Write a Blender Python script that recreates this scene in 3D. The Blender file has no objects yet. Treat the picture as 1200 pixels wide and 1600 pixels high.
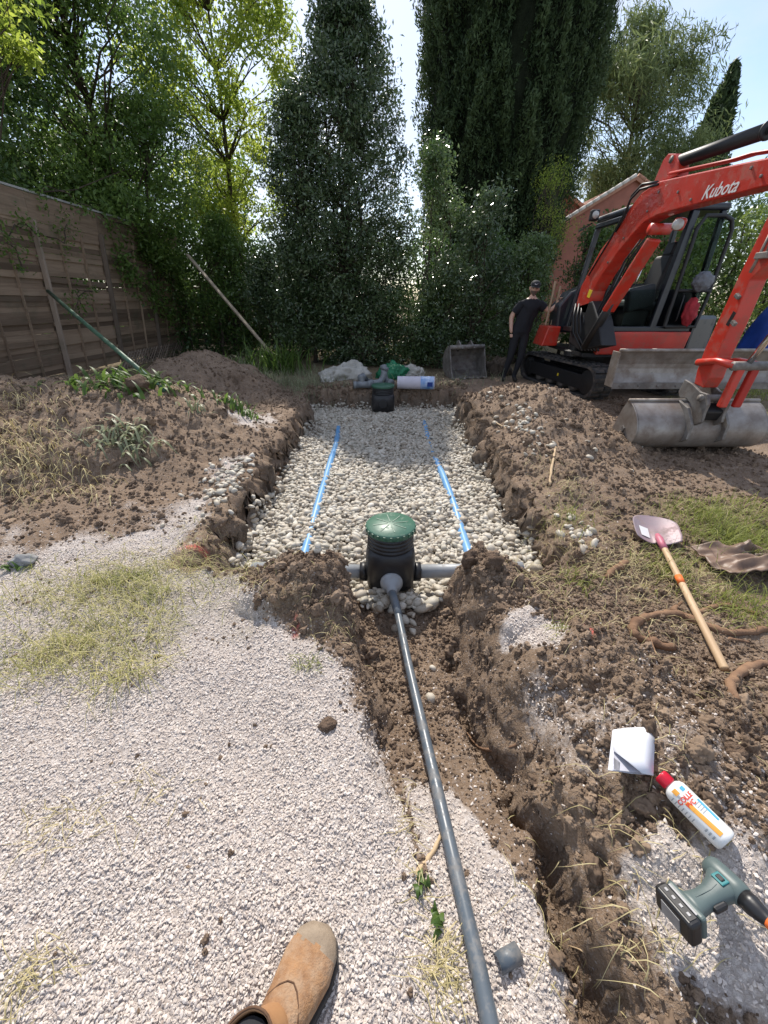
import bpy, bmesh, math, random
import numpy as np
from mathutils import Vector, Matrix, Euler, noise as mnoise

random.seed(7); rng = np.random.default_rng(7)
R = math.radians
S = bpy.context.scene
COL = S.collection

# ------------------------------------------------------------------ camera, sky, sun, exposure
CAM = np.array([0.0, 0.0, 1.5]); PITCH = R(28.9); FPX = 601.0        # photo is 1200 x 1600
cam = bpy.data.cameras.new('camera'); camo = bpy.data.objects.new('camera', cam); COL.objects.link(camo)
camo.location = CAM; camo.rotation_euler = (math.pi/2 - PITCH, 0, 0)
cam.sensor_fit = 'VERTICAL'; cam.sensor_height = 34.6; cam.lens = 34.6*FPX/1600
cam.clip_start = 0.03; cam.clip_end = 2000
S.camera = camo

SUN_EL, SUN_AZ = 46.5, -9.0       # azimuth measured from +Y, negative = towards -X
W = bpy.data.worlds.new('World'); S.world = W; W.use_nodes = True
nt = W.node_tree; bg = nt.nodes['Background']
sky = nt.nodes.new('ShaderNodeTexSky'); sky.sky_type = 'NISHITA'; sky.sun_disc = False
sky.sun_elevation = R(SUN_EL); sky.sun_rotation = R(SUN_AZ); sky.air_density = 1.0; sky.dust_density = .6; sky.ozone_density = 1.0
tc = nt.nodes.new('ShaderNodeTexCoord'); mp = nt.nodes.new('ShaderNodeMapping'); mp.inputs['Scale'].default_value = (1.2, 1.2, 3.0)
cn = nt.nodes.new('ShaderNodeTexNoise'); cn.inputs['Scale'].default_value = 1.8; cn.inputs['Detail'].default_value = 7; cn.inputs['Roughness'].default_value = .6
cr = nt.nodes.new('ShaderNodeMapRange'); cr.inputs[1].default_value = .30; cr.inputs[2].default_value = .66; cr.inputs[3].default_value = 0; cr.inputs[4].default_value = .8
cm = nt.nodes.new('ShaderNodeMix'); cm.data_type = 'RGBA'; cm.inputs[7].default_value = (4.5, 4.65, 5.2, 1)
nt.links.new(tc.outputs['Generated'], mp.inputs[0]); nt.links.new(mp.outputs[0], cn.inputs['Vector'])
nt.links.new(cn.outputs['Fac'], cr.inputs[0]); nt.links.new(cr.outputs[0], cm.inputs[0])
nt.links.new(sky.outputs[0], cm.inputs[6]); nt.links.new(cm.outputs[2], bg.inputs[0])
bg.inputs[1].default_value = 0.135
sl = bpy.data.lights.new('sun', 'SUN'); slo = bpy.data.objects.new('sun', sl); COL.objects.link(slo)
sl.energy = 3.8; sl.angle = R(0.53); sl.color = (1.0, .935, .84)
sd = Vector((math.sin(R(SUN_AZ))*math.cos(R(SUN_EL)), math.cos(R(SUN_AZ))*math.cos(R(SUN_EL)), math.sin(R(SUN_EL))))
slo.rotation_euler = sd.to_track_quat('Z', 'Y').to_euler(); slo.location = (0, 0, 30)
S.view_settings.view_transform = 'Standard'; S.view_settings.look = 'None'
S.view_settings.exposure = 0.58; S.view_settings.gamma = 1.0; S.view_settings.use_curve_mapping = False
S.render.engine = 'CYCLES'
S.cycles.use_denoising = True; S.cycles.max_bounces = 7; S.cycles.diffuse_bounces = 3; S.cycles.transmission_bounces = 5
S.cycles.transparent_max_bounces = 8; S.cycles.sample_clamp_indirect = 6; S.cycles.caustics_reflective = False; S.cycles.caustics_refractive = False

# ------------------------------------------------------------------ numeric helpers
def ss(a, b, x):
    t = np.clip((np.asarray(x, float)-a)/(b-a), 0, 1); return t*t*(3-2*t)
def _h(ix, iy, s):
    ix = ix.astype(np.int64); iy = iy.astype(np.int64)
    n = (ix*374761393 + iy*668265263 + s*1442695041) & 0xffffffff
    n = ((n ^ (n >> 13))*1274126177) & 0xffffffff
    n = ((n ^ (n >> 16))*2246822519) & 0xffffffff
    return ((n ^ (n >> 15)) & 0xffffff)/float(0xffffff)
def vnoise(x, y, s=0):
    x = np.asarray(x, float); y = np.asarray(y, float)
    ix = np.floor(x); iy = np.floor(y); fx = x-ix; fy = y-iy
    out = 0
    for dx in (0, 1):
        for dy in (0, 1):
            a = _h(ix+dx, iy+dy, s)*2*np.pi
            g = np.cos(a)*(fx-dx)+np.sin(a)*(fy-dy)
            wx = fx if dx else 1-fx; wy = fy if dy else 1-fy
            out = out + g*(wx*wx*wx*(wx*(wx*6-15)+10))*(wy*wy*wy*(wy*(wy*6-15)+10))
    return out*1.5
def fbm(x, y, o=4, s=0, g=.5):
    a = 1.0; r = 0; f = 1.0
    for i in range(o):
        r = r + a*vnoise(np.asarray(x)*f+i*17.3, np.asarray(y)*f-i*9.1, s+i); a *= g; f *= 2.03
    return r
def worley(x, y, s=0):
    x = np.asarray(x, float); y = np.asarray(y, float); ix = np.floor(x); iy = np.floor(y); d1 = np.full(x.shape, 9.0)
    for dx in (-1, 0, 1):
        for dy in (-1, 0, 1):
            px = ix+dx+_h(ix+dx, iy+dy, s); py = iy+dy+_h(ix+dx, iy+dy, s+5)
            d1 = np.minimum(d1, (px-x)**2+(py-y)**2)
    return np.sqrt(d1)
def lin(y, pts):
    return np.interp(y, [p[0] for p in pts], [p[1] for p in pts])

# ------------------------------------------------------------------ terrain
def heap(x, y, cx, cy, rx, ry, h, rot=0, p=1.0):
    c, s = math.cos(rot), math.sin(rot); u = (x-cx)*c+(y-cy)*s; v = -(x-cx)*s+(y-cy)*c
    r = np.sqrt((u/rx)**2+(v/ry)**2)
    return h*np.where(r < 1, (1-r)**p*(1+.6*r), 0)
PIT_F = 2.05; PIT_B = 7.65; FLOOR = -.41
SLIT = [(-.4, .56), (0, .53), (.3, .50), (.6, .505), (.9, .42), (1.5, .34), (1.8, .32)]
TRC = [(-.5, .36), (0, .285), (.5, .25), (1, .215), (1.5, .15), (2.1, .06)]
def pit_inside(x, y):
    ax = 1.25+.2*ss(6.3, 7.5, y)
    wob = .07*fbm(x*2.3, y*2.3, 3, 11)
    return np.minimum(np.minimum(ax-np.abs(x), y-PIT_F), PIT_B-y)+wob
def trench(x, y):          # 0..1 how much of the trench depth applies
    hw = lin(y, [(-.3, .10), (.5, .15), (.8, .2), (1.3, .22), (1.7, .24), (2.1, .32)])
    lo = lin(y, TRC)-hw; hi = np.maximum(lin(y, TRC)+hw, (lin(y, SLIT)+.01)*ss(.45, .75, y)*ss(2.0, 1.4, y))
    d = np.maximum(lo-x, x-hi)+.05*fbm(x*4, y*4, 3, 21)
    return (1-ss(-.03, .13+.07*(x > lin(y, TRC)), d))*(1-ss(2.1, 2.4, y))*ss(-1.2, -.6, y)
def gravelmask(x, y):
    n = .16*fbm(x*2.2, y*2.2, 4, 31); n2 = .22*fbm(x*6, y*6, 3, 32)
    edge = lin(y, [(-1, .0), (.5, .08), (.7, .06), (.95, -.02), (1.2, -.12), (1.4, -.42), (1.7, -.78), (2.1, -.98), (3, -1.5)])
    g = ss(.07, -.16, x-edge+n*.45+n2*.15)
    toe = lin(x, [(-5, 1.4), (-3, 2.0), (-2.2, 2.4), (-1.4, 2.95), (-1.0, 3.3)])
    g = g*ss(.6, -1.0, y-toe+n*2.6+n2*.8)
    # level part around the pipe close to the camera
    re = lin(y, [(-.5, .46), (.2, .44), (.45, .41), (.68, .30), (.82, .16), (.95, .05)])
    g = np.maximum(g, ss(.03, -.05, x-re+n2*.25)*ss(.95, .6, y))
    seam = np.exp(-((x-lin(y, [(-.3, .17), (.3, .15), (.7, .08), (1, -.02)]))/.022)**2)*ss(1.0, .85, y)*ss(-.15, .25, fbm(x*5, y*5, 2, 33)+.15)
    g = g*(1-.75*seam)
    def patch(cx, cy, rx, ry, a): return a*ss(1.1, .35, np.sqrt(((x-cx)/rx)**2+((y-cy)/ry)**2)+n2*1.6)
    for p in ((.70, 1.32, .15, .17, .95), (.72, .78, .18, .25, .34), (.95, .62, .25, .3, .30), (.82, .33, .3, .2, .95), (-1.75, 5.2, .35, .7, .7),
              (-.6, 7.95, .9, .22, .8), (.62, .95, .1, .25, .4), (-1.5, 3.6, .25, .5, .6), (1.1, 1.0, .3, .25, .2)):
        g = np.maximum(g, patch(*p))
    return g*ss(-.06, -.22, pit_inside(x, y)+n2*.3)
def H(x, y):
    x = np.asarray(x, float); y = np.asarray(y, float)
    wx = x+.10*fbm(x*1.7, y*1.7, 3, 1); wy = y+.10*fbm(x*1.7+40, y*1.7, 3, 2)
    z = .035*fbm(x*.45, y*.45, 3, 3)*ss(.5, 2.5, np.hypot(x, y))
    hp = heap(wx, wy, -4.1, 4.9, 2.35, 2.2, .64, .25, 1.0)+heap(wx, wy, -3.2, 7.25, 1.35, 1.25, .74, 0, 1.0)+heap(wx, wy, -2.6, 4.6, 1.2, 1.5, .22, .3) \
        + heap(wx, wy, -5.6, 4.2, 1.6, 1.5, .35)
    hp = hp+heap(wx, wy, 2.0, 5.8, 1.15, 1.3, .40, .2, 1.0)+heap(wx, wy, 2.35, 4.75, 1.1, 1.0, .28, 0, 1.0)+heap(wx, wy, 1.75, 3.9, .7, 1.2, .16, 0, 1.0)
    hp = hp+heap(wx, wy, -.42, 1.78, .47, .42, .20, -.2, 1.0)+heap(wx, wy, .62, 1.82, .34, .48, .20, .1, 1.0)
    hp = hp+heap(wx, wy, .85, 1.0, .42, .75, .24, .12, 1.0)+heap(wx, wy, .78, .38, .36, .65, .17, 0, .9)+heap(wx, wy, 1.3, .75, .55, .7, .14, 0, 1.0)
    z = z+hp
    g = gravelmask(x, y)
    soil = np.clip(1-g, 0, 1)*ss(16, 10, y)
    fresh = ss(.0, .12, hp)
    cl = 1-worley(x*7+.4*fbm(x*6, y*6, 2, 41), y*7+.4*fbm(x*6+9, y*6, 2, 42), 43)
    cl2 = 1-worley(x*17, y*17, 44)
    amp = .35+.65*fresh; far = ss(1.9, 3.0, y)
    z = z+soil*amp*(.055*fbm(x*3.1, y*3.1, 4, 5)+(.042-.026*far)*(cl-.55)+(.020-.010*far)*(cl2-.5)+.014*fbm(x*24, y*24, 3, 6))
    z = z+.020*fbm(x*1.8, y*1.8, 4, 7)*g+.004*fbm(x*30, y*30, 2, 8)*g
    # hollows dug in front of the excavator bucket and beside the shovel
    z = z-.10*np.exp(-(((x-3.5)/.9)**2+((y-3.3)/.35)**2))-.10*np.exp(-(((x-1.42)/.2)**2+((y-1.25)/.12)**2))
    # trench for the pipe
    td = lin(y, [(-.3, -.015), (.5, -.03), (.75, -.10), (1.05, -.21), (1.6, -.27), (2.2, -.29)])
    t = trench(x, y); z = z*(1-t)+(td+.012*fbm(x*9, y*9, 3, 51)+.008*(cl2-.5))*t
    # narrow slot to the right of it
    sw = .028+.03*fbm(x*3, y*3, 2, 61); dx = x-lin(y, SLIT)+.035*fbm(x*5, y*5, 3, 62)
    sl_ = (1-ss(.0, .035, np.abs(dx)-sw))*ss(-1, -.6, y)*ss(1.65, 1.3, y)*ss(-.1, .15, .12+.9*fbm(y*2.6, 0*y+3, 2, 63)+.5*np.exp(-((y-.62)/.14)**2)+.4*np.exp(-((y-.3)/.15)**2))
    z = z-(.10+.08*ss(.9, .6, y))*sl_
    # pit
    p = ss(-.09, .12, pit_inside(x, y)+.03*fbm(x*3.5, y*3.5, 2, 71)); z = z*(1-p)+(FLOOR+.015*fbm(x*1.5, y*1.5, 3, 72))*p
    # flat standing room under the excavator and far ground
    e = ss(1.9, 1.5, np.maximum(np.abs(x-4.4), np.abs(y-7.9)))*.75; z = z*(1-e)
    return z
def Hs(x, y): return float(H(np.array([x]), np.array([y]))[0])
CP, SP = math.cos(PITCH), math.sin(PITCH)
def ray(px, py):
    a = (px-600)/FPX; b = (800-py)/FPX
    return np.array([a, CP+b*SP, -SP+b*CP])          # depth 1
def Pz(px, py, z):
    d = ray(px, py); t = (z-CAM[2])/d[2]; return CAM+t*d
def Pd(px, py, y):
    d = ray(px, py); return CAM+(y/d[1])*d
def Px(px, py, x):
    d = ray(px, py); return CAM+(x/d[0])*d
def G(px, py, dz=0.0):
    d = ray(px, py); ts = np.linspace(.6, 16, 1200); q = CAM[None]+ts[:, None]*d[None]
    h = H(q[:, 0], q[:, 1]); i = int(np.argmax(q[:, 2] < h+dz)); return q[i]

# ------------------------------------------------------------------ object helpers
ORI = {}
def tag(o, label=None, cat=None, group=None, kind=None):
    if label: o['label'] = label
    if cat: o['category'] = cat
    if group: o['group'] = group
    if kind: o['kind'] = kind
    return o
def empty(name, loc, label, cat, group=None):
    o = bpy.data.objects.new(name, None); COL.objects.link(o); o.location = loc; o.empty_display_size = .1
    ORI[o.name] = np.array(loc, float); return tag(o, label, cat, group)
def npmesh(name, V, loops, counts):
    me = bpy.data.meshes.new(name); V = np.ascontiguousarray(V, dtype=np.float32); loops = np.ascontiguousarray(loops, dtype=np.int32).ravel()
    counts = np.ascontiguousarray(counts, dtype=np.int32)
    me.vertices.add(len(V)); me.vertices.foreach_set('co', V.ravel())
    me.loops.add(len(loops)); me.loops.foreach_set('vertex_index', loops)
    me.polygons.add(len(counts)); st = np.zeros(len(counts), np.int32); st[1:] = np.cumsum(counts)[:-1]
    me.polygons.foreach_set('loop_start', st); me.polygons.foreach_set('loop_total', counts)
    me.update(calc_edges=True); return me
def link(name, me, mat=None, parent=None, smooth=False):
    o = bpy.data.objects.new(name, me); COL.objects.link(o)
    if mat is not None:
        me.materials.clear(); me.materials.append(mat)
    if smooth: me.polygons.foreach_set('use_smooth', np.ones(len(me.polygons), bool))
    if parent is not None:
        o.parent = parent; base = ORI.get(parent.name, np.zeros(3)); ORI[o.name] = base
    return o
class MB:
    def __init__(s): s.V = []; s.F = []
    def add(s, V, F):
        n = len(s.V); s.V += [tuple(float(c) for c in v) for v in V]; s.F += [tuple(i+n for i in f) for f in F]; return s
    def box(s, c, size, rot=None):
        M = (rot if isinstance(rot, Matrix) else Euler(rot or (0, 0, 0)).to_matrix()); c = Vector(c)
        V = [c+M @ Vector((sx*size[0]/2, sy*size[1]/2, sz*size[2]/2)) for sx in (-1, 1) for sy in (-1, 1) for sz in (-1, 1)]
        return s.add(V, [(0, 1, 3, 2), (4, 6, 7, 5), (0, 4, 5, 1), (2, 3, 7, 6), (0, 2, 6, 4), (1, 5, 7, 3)])
    def beam(s, a, b, w, h, up=(0, 0, 1)):
        a = Vector(a); b = Vector(b); d = (b-a); L = d.length; d.normalize(); x = d.cross(Vector(up))
        if x.length < 1e-4: x = d.cross(Vector((0, 1, 0)))
        x.normalize(); z = x.cross(d); M = Matrix((x, d, z)).transposed(); return s.box((a+b)/2, (w, L, h), M)
    def prism(s, pts, v):        # pts: 3D polygon, v: extrusion vector
        n = len(pts); v = Vector(v); A = [Vector(p) for p in pts]; V = A+[p+v for p in A]
        F = [tuple(range(n))[::-1], tuple(range(n, 2*n))]+[(i, (i+1) % n, n+(i+1) % n, n+i) for i in range(n)]
        return s.add(V, F)
    def tube(s, pts, rad, n=8, cap=True):
        P = [Vector(p) for p in pts]; m = len(P)
        if not hasattr(rad, '__len__'): rad = [rad]*m
        V = []; up = None
        for i, p in enumerate(P):
            t = (P[min(i+1, m-1)]-P[max(i-1, 0)]); t = t.normalized() if t.length > 1e-9 else Vector((0, 0, 1))
            if up is None: up = t.orthogonal().normalized()
            up = (up-t*up.dot(t)); up = up.normalized() if up.length > 1e-6 else t.orthogonal().normalized()
            b = t.cross(up)
            for k in range(n):
                a = 2*math.pi*k/n; V.append(p+(up*math.cos(a)+b*math.sin(a))*rad[i])
        F = [(i*n+k, i*n+(k+1) % n, (i+1)*n+(k+1) % n, (i+1)*n+k) for i in range(m-1) for k in range(n)]
        if cap: F += [tuple(range(n))[::-1], tuple(range((m-1)*n, m*n))]
        return s.add(V, F)
    def lathe(s, prof, c, n=24, axis=(0, 0, 1)):     # prof: (r, h)
        ax = Vector(axis).normalized(); u = ax.orthogonal().normalized(); w = ax.cross(u); c = Vector(c); V = []; m = len(prof)
        for r, h in prof:
            for k in range(n):
                a = 2*math.pi*k/n; V.append(c+ax*h+(u*math.cos(a)+w*math.sin(a))*r)
        F = [(i*n+k, i*n+(k+1) % n, (i+1)*n+(k+1) % n, (i+1)*n+k) for i in range(m-1) for k in range(n)]
        if prof[0][0] > 1e-5: F.append(tuple(range(n))[::-1])
        if prof[-1][0] > 1e-5: F.append(tuple(range((m-1)*n, m*n)))
        return s.add(V, F)
    def loft(s, rings, cap=True):
        n = len(rings[0]); V = [p for r in rings for p in r]; m = len(rings)
        F = [(i*n+k, i*n+(k+1) % n, (i+1)*n+(k+1) % n, (i+1)*n+k) for i in range(m-1) for k in range(n)]
        if cap: F += [tuple(range(n))[::-1], tuple(range((m-1)*n, m*n))]
        return s.add(V, F)
    def mesh(s, name, off=None):
        me = bpy.data.meshes.new(name); V = s.V
        if off is not None: V = [(v[0]-off[0], v[1]-off[1], v[2]-off[2]) for v in V]
        me.from_pydata(V, [], s.F); me.update()
        bm = bmesh.new(); bm.from_mesh(me); bmesh.ops.recalc_face_normals(bm, faces=bm.faces); bm.to_mesh(me); bm.free(); return me
    def build(s, name, mat, parent=None, smooth=False, bevel=0, seg=2, sub=0, auto=False):
        off = ORI.get(parent.name) if parent is not None else None
        o = link(name, s.mesh(name, off), mat, parent, smooth)
        if bevel:
            b = o.modifiers.new('bevel', 'BEVEL'); b.width = bevel; b.segments = seg; b.limit_method = 'ANGLE'; b.angle_limit = R(40)
        if sub:
            m = o.modifiers.new('sub', 'SUBSURF'); m.levels = sub; m.render_levels = sub
        return o
def textmesh(name, body, size, mat, M, parent=None, shear=0.0, ext=.001, bold=.0):
    cu = bpy.data.curves.new(name, 'FONT'); cu.body = body; cu.size = size; cu.shear = shear; cu.extrude = ext; cu.offset = bold
    cu.align_x = 'CENTER'; cu.align_y = 'CENTER'; cu.resolution_u = 3
    t = bpy.data.objects.new(name, cu); COL.objects.link(t)
    me = bpy.data.meshes.new_from_object(t.evaluated_get(bpy.context.evaluated_depsgraph_get())); bpy.data.objects.remove(t)
    off = ORI.get(parent.name, np.zeros(3)) if parent is not None else np.zeros(3)
    me.transform(Matrix.Translation(-Vector(off)) @ M); me.update(); return link(name, me, mat, parent)

# ------------------------------------------------------------------ materials
def newmat(name):
    m = bpy.data.materials.new(name); m.use_nodes = True; return m, m.node_tree, m.node_tree.nodes['Principled BSDF']
def nd(nt, t, **kw):
    n = nt.nodes.new(t)
    for k, v in kw.items():
        if k in n.inputs.keys(): n.inputs[k].default_value = v
        else: setattr(n, k, v)
    return n
def mixc(nt, f, a, b, mode='MIX'):
    m = nt.nodes.new('ShaderNodeMix'); m.data_type = 'RGBA'; m.blend_type = mode
    for i, v in ((0, f), (6, a), (7, b)):
        if hasattr(v, 'links') or hasattr(v, 'is_output'): nt.links.new(v, m.inputs[i])
        elif i == 0: m.inputs[0].default_value = v
        else: m.inputs[i].default_value = (*v[:3], 1)
    return m.outputs[2]
def mrange(nt, v, a, b, c=0, d=1):
    m = nt.nodes.new('ShaderNodeMapRange'); nt.links.new(v, m.inputs[0])
    for i, k in enumerate((a, b, c, d)): m.inputs[i+1].default_value = k
    return m.outputs[0]
def noisen(nt, scale, detail=4, rough=.55, vec=None, dist=0):
    n = nd(nt, 'ShaderNodeTexNoise'); n.inputs['Scale'].default_value = scale; n.inputs['Detail'].default_value = detail
    n.inputs['Roughness'].default_value = rough; n.inputs['Distortion'].default_value = dist
    if vec is None:
        vec = nt.nodes.get('objco')
        if vec is None: vec = nt.nodes.new('ShaderNodeTexCoord'); vec.name = 'objco'
        vec = vec.outputs['Object']
    nt.links.new(vec, n.inputs['Vector']); return n.outputs['Fac']
def bump(nt, b, h, strength=.3, dist=.01):
    n = nt.nodes.new('ShaderNodeBump'); n.inputs['Strength'].default_value = strength; n.inputs['Distance'].default_value = dist
    nt.links.new(h, n.inputs['Height']); nt.links.new(n.outputs[0], b.inputs['Normal'])
def simple(name, col, rough=.6, var=.25, scale=6, metal=0, bumps=.15, col2=None, dirt=None, spec=.5, bd=.004, coat=0):
    m, nt, b = newmat(name); f = noisen(nt, scale, 6, .6)
    c2 = col2 or tuple(c*(1-var) for c in col)
    out = mixc(nt, mrange(nt, f, .35, .68), col, c2)
    if dirt:
        f2 = noisen(nt, dirt[1], 8, .7); out = mixc(nt, mrange(nt, f2, dirt[2], dirt[2]+.18, 0, dirt[3]), out, dirt[0])
        f3 = mrange(nt, f2, dirt[2], dirt[2]+.18, rough, .9); nt.links.new(f3, b.inputs['Roughness'])
    else: b.inputs['Roughness'].default_value = rough
    nt.links.new(out, b.inputs['Base Color']); b.inputs['Metallic'].default_value = metal
    b.inputs['Specular IOR Level'].default_value = spec; b.inputs['Coat Weight'].default_value = coat
    if bumps: bump(nt, b, noisen(nt, scale*6, 5, .6), bumps, bd)
    return m
def leafmat(name, c1, c2, trans=.35, rough=.45, spec=.4, tcol=None):
    m, nt, b = newmat(name)
    at = nd(nt, 'ShaderNodeAttribute', attribute_name='rnd')
    c = mixc(nt, at.outputs['Fac'], c1, c2); nt.links.new(c, b.inputs['Base Color']); b.inputs['Roughness'].default_value = rough
    b.inputs['Specular IOR Level'].default_value = spec
    t = nt.nodes.new('ShaderNodeBsdfTranslucent')
    tc_ = mixc(nt, at.outputs['Fac'], tcol or tuple(v*1.6 for v in c1), tuple(v*1.7 for v in c2)); nt.links.new(tc_, t.inputs['Color'])
    mx = nt.nodes.new('ShaderNodeMixShader'); mx.inputs[0].default_value = trans
    nt.links.new(b.outputs[0], mx.inputs[1]); nt.links.new(t.outputs[0], mx.inputs[2])
    nt.links.new(mx.outputs[0], nt.nodes['Material Output'].inputs['Surface']); return m
def instmat(name, stops, rough=.7, bumps=.2, scale=60):
    m, nt, b = newmat(name); oi = nt.nodes.new('ShaderNodeObjectInfo')
    r = nt.nodes.new('ShaderNodeValToRGB'); cr_ = r.color_ramp
    while len(cr_.elements) < len(stops): cr_.elements.new(.5)
    for e, (p, c) in zip(cr_.elements, stops): e.position = p; e.color = (*c, 1)
    nt.links.new(oi.outputs['Random'], r.inputs[0])
    f = noisen(nt, scale, 4, .6); out = mixc(nt, mrange(nt, f, .3, .75, 0, .45), r.outputs[0], (.25, .22, .19), 'MULTIPLY')
    nt.links.new(out, b.inputs['Base Color']); b.inputs['Roughness'].default_value = rough
    if bumps: bump(nt, b, f, bumps, .002)
    return m
# ------------------------------------------------------------------ ground sheet
def make_ground():
    ny, nx = 640, 600
    yy = np.concatenate([np.linspace(-2.5, -.15, 24, endpoint=False), -.15+np.cumsum(np.concatenate([[0], np.geomspace(.0072, .062, 470)]))])
    rest = yy[-1]+np.cumsum(np.geomspace(.07, 18, 90)); yy = np.concatenate([yy, rest])
    s = np.linspace(-1, 1, nx); s = .75*s+.25*s**3
    hw = 2.0+1.06*np.maximum(yy, 0)+.25*np.maximum(-yy, 0)
    X = s[None]*hw[:, None]; Y = np.repeat(yy[:, None], nx, 1)
    Z = H(X, Y); gy_, gx_ = np.gradient(Z); st = ss(.5, 1.6, np.hypot(gy_/np.gradient(Y)[0], gx_/np.gradient(X)[1])); am = st*(.022+.05*ss(1.9, 2.8, Y)); X = X+am*fbm(Y*6+Z*5, Z*11, 4, 95); Y = Y+am*fbm(X*6+Z*5, Z*11, 4, 96); V = np.stack([X, Y, Z], -1).reshape(-1, 3); n0 = len(yy)
    i = np.arange(n0-1)[:, None]*nx+np.arange(nx-1)[None]; i = i.ravel()
    me = npmesh('ground', V, np.stack([i, i+1, i+nx+1, i+nx], 1), np.full(len(i), 4))
    x, y = V[:, 0], V[:, 1]; g = gravelmask(x, y)
    gz = np.maximum.reduce([ss(1.2, .3, np.hypot((x-2.7)/.6, (y-2.6)/.5)+.5*fbm(x*2, y*2, 3, 81)), ss(1.1, .3, np.hypot((x+1.15)/.75, (y-1.75)/.6)+.5*fbm(x*3, y*3, 3, 82))*.5, ss(8.2, 9.5, y)*.8,
                            ss(.2, -.3, np.abs(x-6)-1.2)*ss(3.5, 5, y)])
    pit = ss(-.02, .06, pit_inside(x, y)); red = np.zeros(len(x))
    for (px, py, rx, ry) in ((300, 845, .13, .035), (461, 978, .02, .06), (903, 1035, .03, .05), (890, 868, .05, .05), (850, 830, .05, .03)):
        c = Pz(px, py, .05); red = np.maximum(red, ss(1.2, .3, np.hypot((x-c[0])/rx, (y-c[1])/ry)+.6*fbm(x*25, y*25, 2, 91)))
    a = me.attributes.new('mask', 'FLOAT_COLOR', 'POINT'); a.data.foreach_set('color', np.stack([g, gz, pit, red], 1).astype(np.float32).ravel())
    m, nt, b = newmat('ground_earth'); at = nd(nt, 'ShaderNodeAttribute', attribute_name='mask'); sp = nt.nodes.new('ShaderNodeSeparateColor'); nt.links.new(at.outputs['Color'], sp.inputs[0])
    n1 = noisen(nt, 1.3, 6, .6); n2 = noisen(nt, 9, 8, .7); n3 = noisen(nt, 70, 4, .7)
    c = mixc(nt, mrange(nt, n2, .3, .7), (.142, .095, .063), (.27, .190, .130)); c = mixc(nt, mrange(nt, n1, .38, .68, 0, .6), c, (.325, .237, .166)); c = mixc(nt, mrange(nt, n3, .5, .75, 0, .35), c, (.105, .072, .050))
    tc_ = nt.nodes['objco'].outputs['Object']
    vo = nd(nt, 'ShaderNodeTexVoronoi'); vo.inputs['Scale'].default_value = 95; nt.links.new(tc_, vo.inputs['Vector'])
    vs = nt.nodes.new('ShaderNodeSeparateColor'); nt.links.new(vo.outputs['Color'], vs.inputs[0])
    gc = mixc(nt, vs.outputs[0], (.50, .44, .405), (.70, .64, .595)); gc = mixc(nt, mrange(nt, vo.outputs['Distance'], .35, .75, 0, .55), gc, (.36, .305, .265))
    gc = mixc(nt, mrange(nt, n1, .45, .75, 0, .25), gc, (.36, .30, .26))
    gf = mrange(nt, sp.outputs[0], .18, .62); ad = nt.nodes.new('ShaderNodeMath'); ad.operation = 'MULTIPLY_ADD'
    nt.links.new(mrange(nt, n3, .3, .7, -.5, .5), ad.inputs[0]); ad.inputs[1].default_value = .7; nt.links.new(gf, ad.inputs[2]); ad.use_clamp = True
    c = mixc(nt, ad.outputs[0], c, gc)
    # sparse pale chips trodden into the soil
    v2 = nd(nt, 'ShaderNodeTexVoronoi'); v2.inputs['Scale'].default_value = 60; nt.links.new(tc_, v2.inputs['Vector'])
    m2 = nt.nodes.new('ShaderNodeMath'); m2.operation = 'MULTIPLY'; nt.links.new(mrange(nt, v2.outputs['Distance'], .24, .18), m2.inputs[0]); nt.links.new(mrange(nt, n2, .52, .6, 0, .8), m2.inputs[1])
    c = mixc(nt, m2.outputs[0], c, (.5, .46, .44))
    gr = nt.nodes.new('ShaderNodeMath'); gr.operation = 'MULTIPLY'; nt.links.new(sp.outputs[1], gr.inputs[0]); nt.links.new(mrange(nt, n2, .35, .6, .2, .75), gr.inputs[1])
    c = mixc(nt, gr.outputs[0], c, (.13, .12, .055)); c = mixc(nt, mrange(nt, sp.outputs[2], 0, 1, 0, .65), c, (.15, .125, .10))
    rd = nt.nodes.new('ShaderNodeMath'); rd.operation = 'MULTIPLY'; nt.links.new(at.outputs['Alpha'], rd.inputs[0]); nt.links.new(mrange(nt, n3, .35, .6, .1, .8), rd.inputs[1])
    c = mixc(nt, rd.outputs[0], c, (.75, .12, .11))
    nt.links.new(c, b.inputs['Base Color']); b.inputs['Roughness'].default_value = .92; b.inputs['Specular IOR Level'].default_value = .2
    ba = nt.nodes.new('ShaderNodeMath'); ba.operation = 'MULTIPLY_ADD'; nt.links.new(n3, ba.inputs[0]); ba.inputs[1].default_value = .5; nt.links.new(n2, ba.inputs[2])
    bump(nt, b, ba.outputs[0], 1.0, .03)
    o = link('ground', me, m, None, True); tag(o, 'dug-over brown earth and pale gravel ground of the garden', None, None, 'structure'); return o
make_ground()

# ------------------------------------------------------------------ instanced loose stones (uncountable gravel)
def proto(name, sub, seed, squash, rough, mat, amp=.18, freq=1.6, smooth=True, fine=0):
    bm = bmesh.new(); bmesh.ops.create_icosphere(bm, subdivisions=sub, radius=.5)
    for v in bm.verts:
        d = v.co.normalized(); k = 1+amp*mnoise.noise(d*freq+Vector((seed*7.1, 3.3*seed, 1)))+rough*mnoise.noise(d*3.2+Vector((seed, 9, seed)))+fine*(mnoise.noise(d*8+Vector((seed, 9, seed)))+.7*mnoise.noise(d*17+Vector((seed, 2, seed))))
        v.co = Vector((d.x*squash[0], d.y*squash[1], d.z*squash[2]))*k*.5
    me = bpy.data.meshes.new(name); bm.to_mesh(me); bm.free(); me.materials.append(mat)
    if smooth: me.polygons.foreach_set('use_smooth', np.ones(len(me.polygons), bool))
    return bpy.data.objects.new(name, me)
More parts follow.
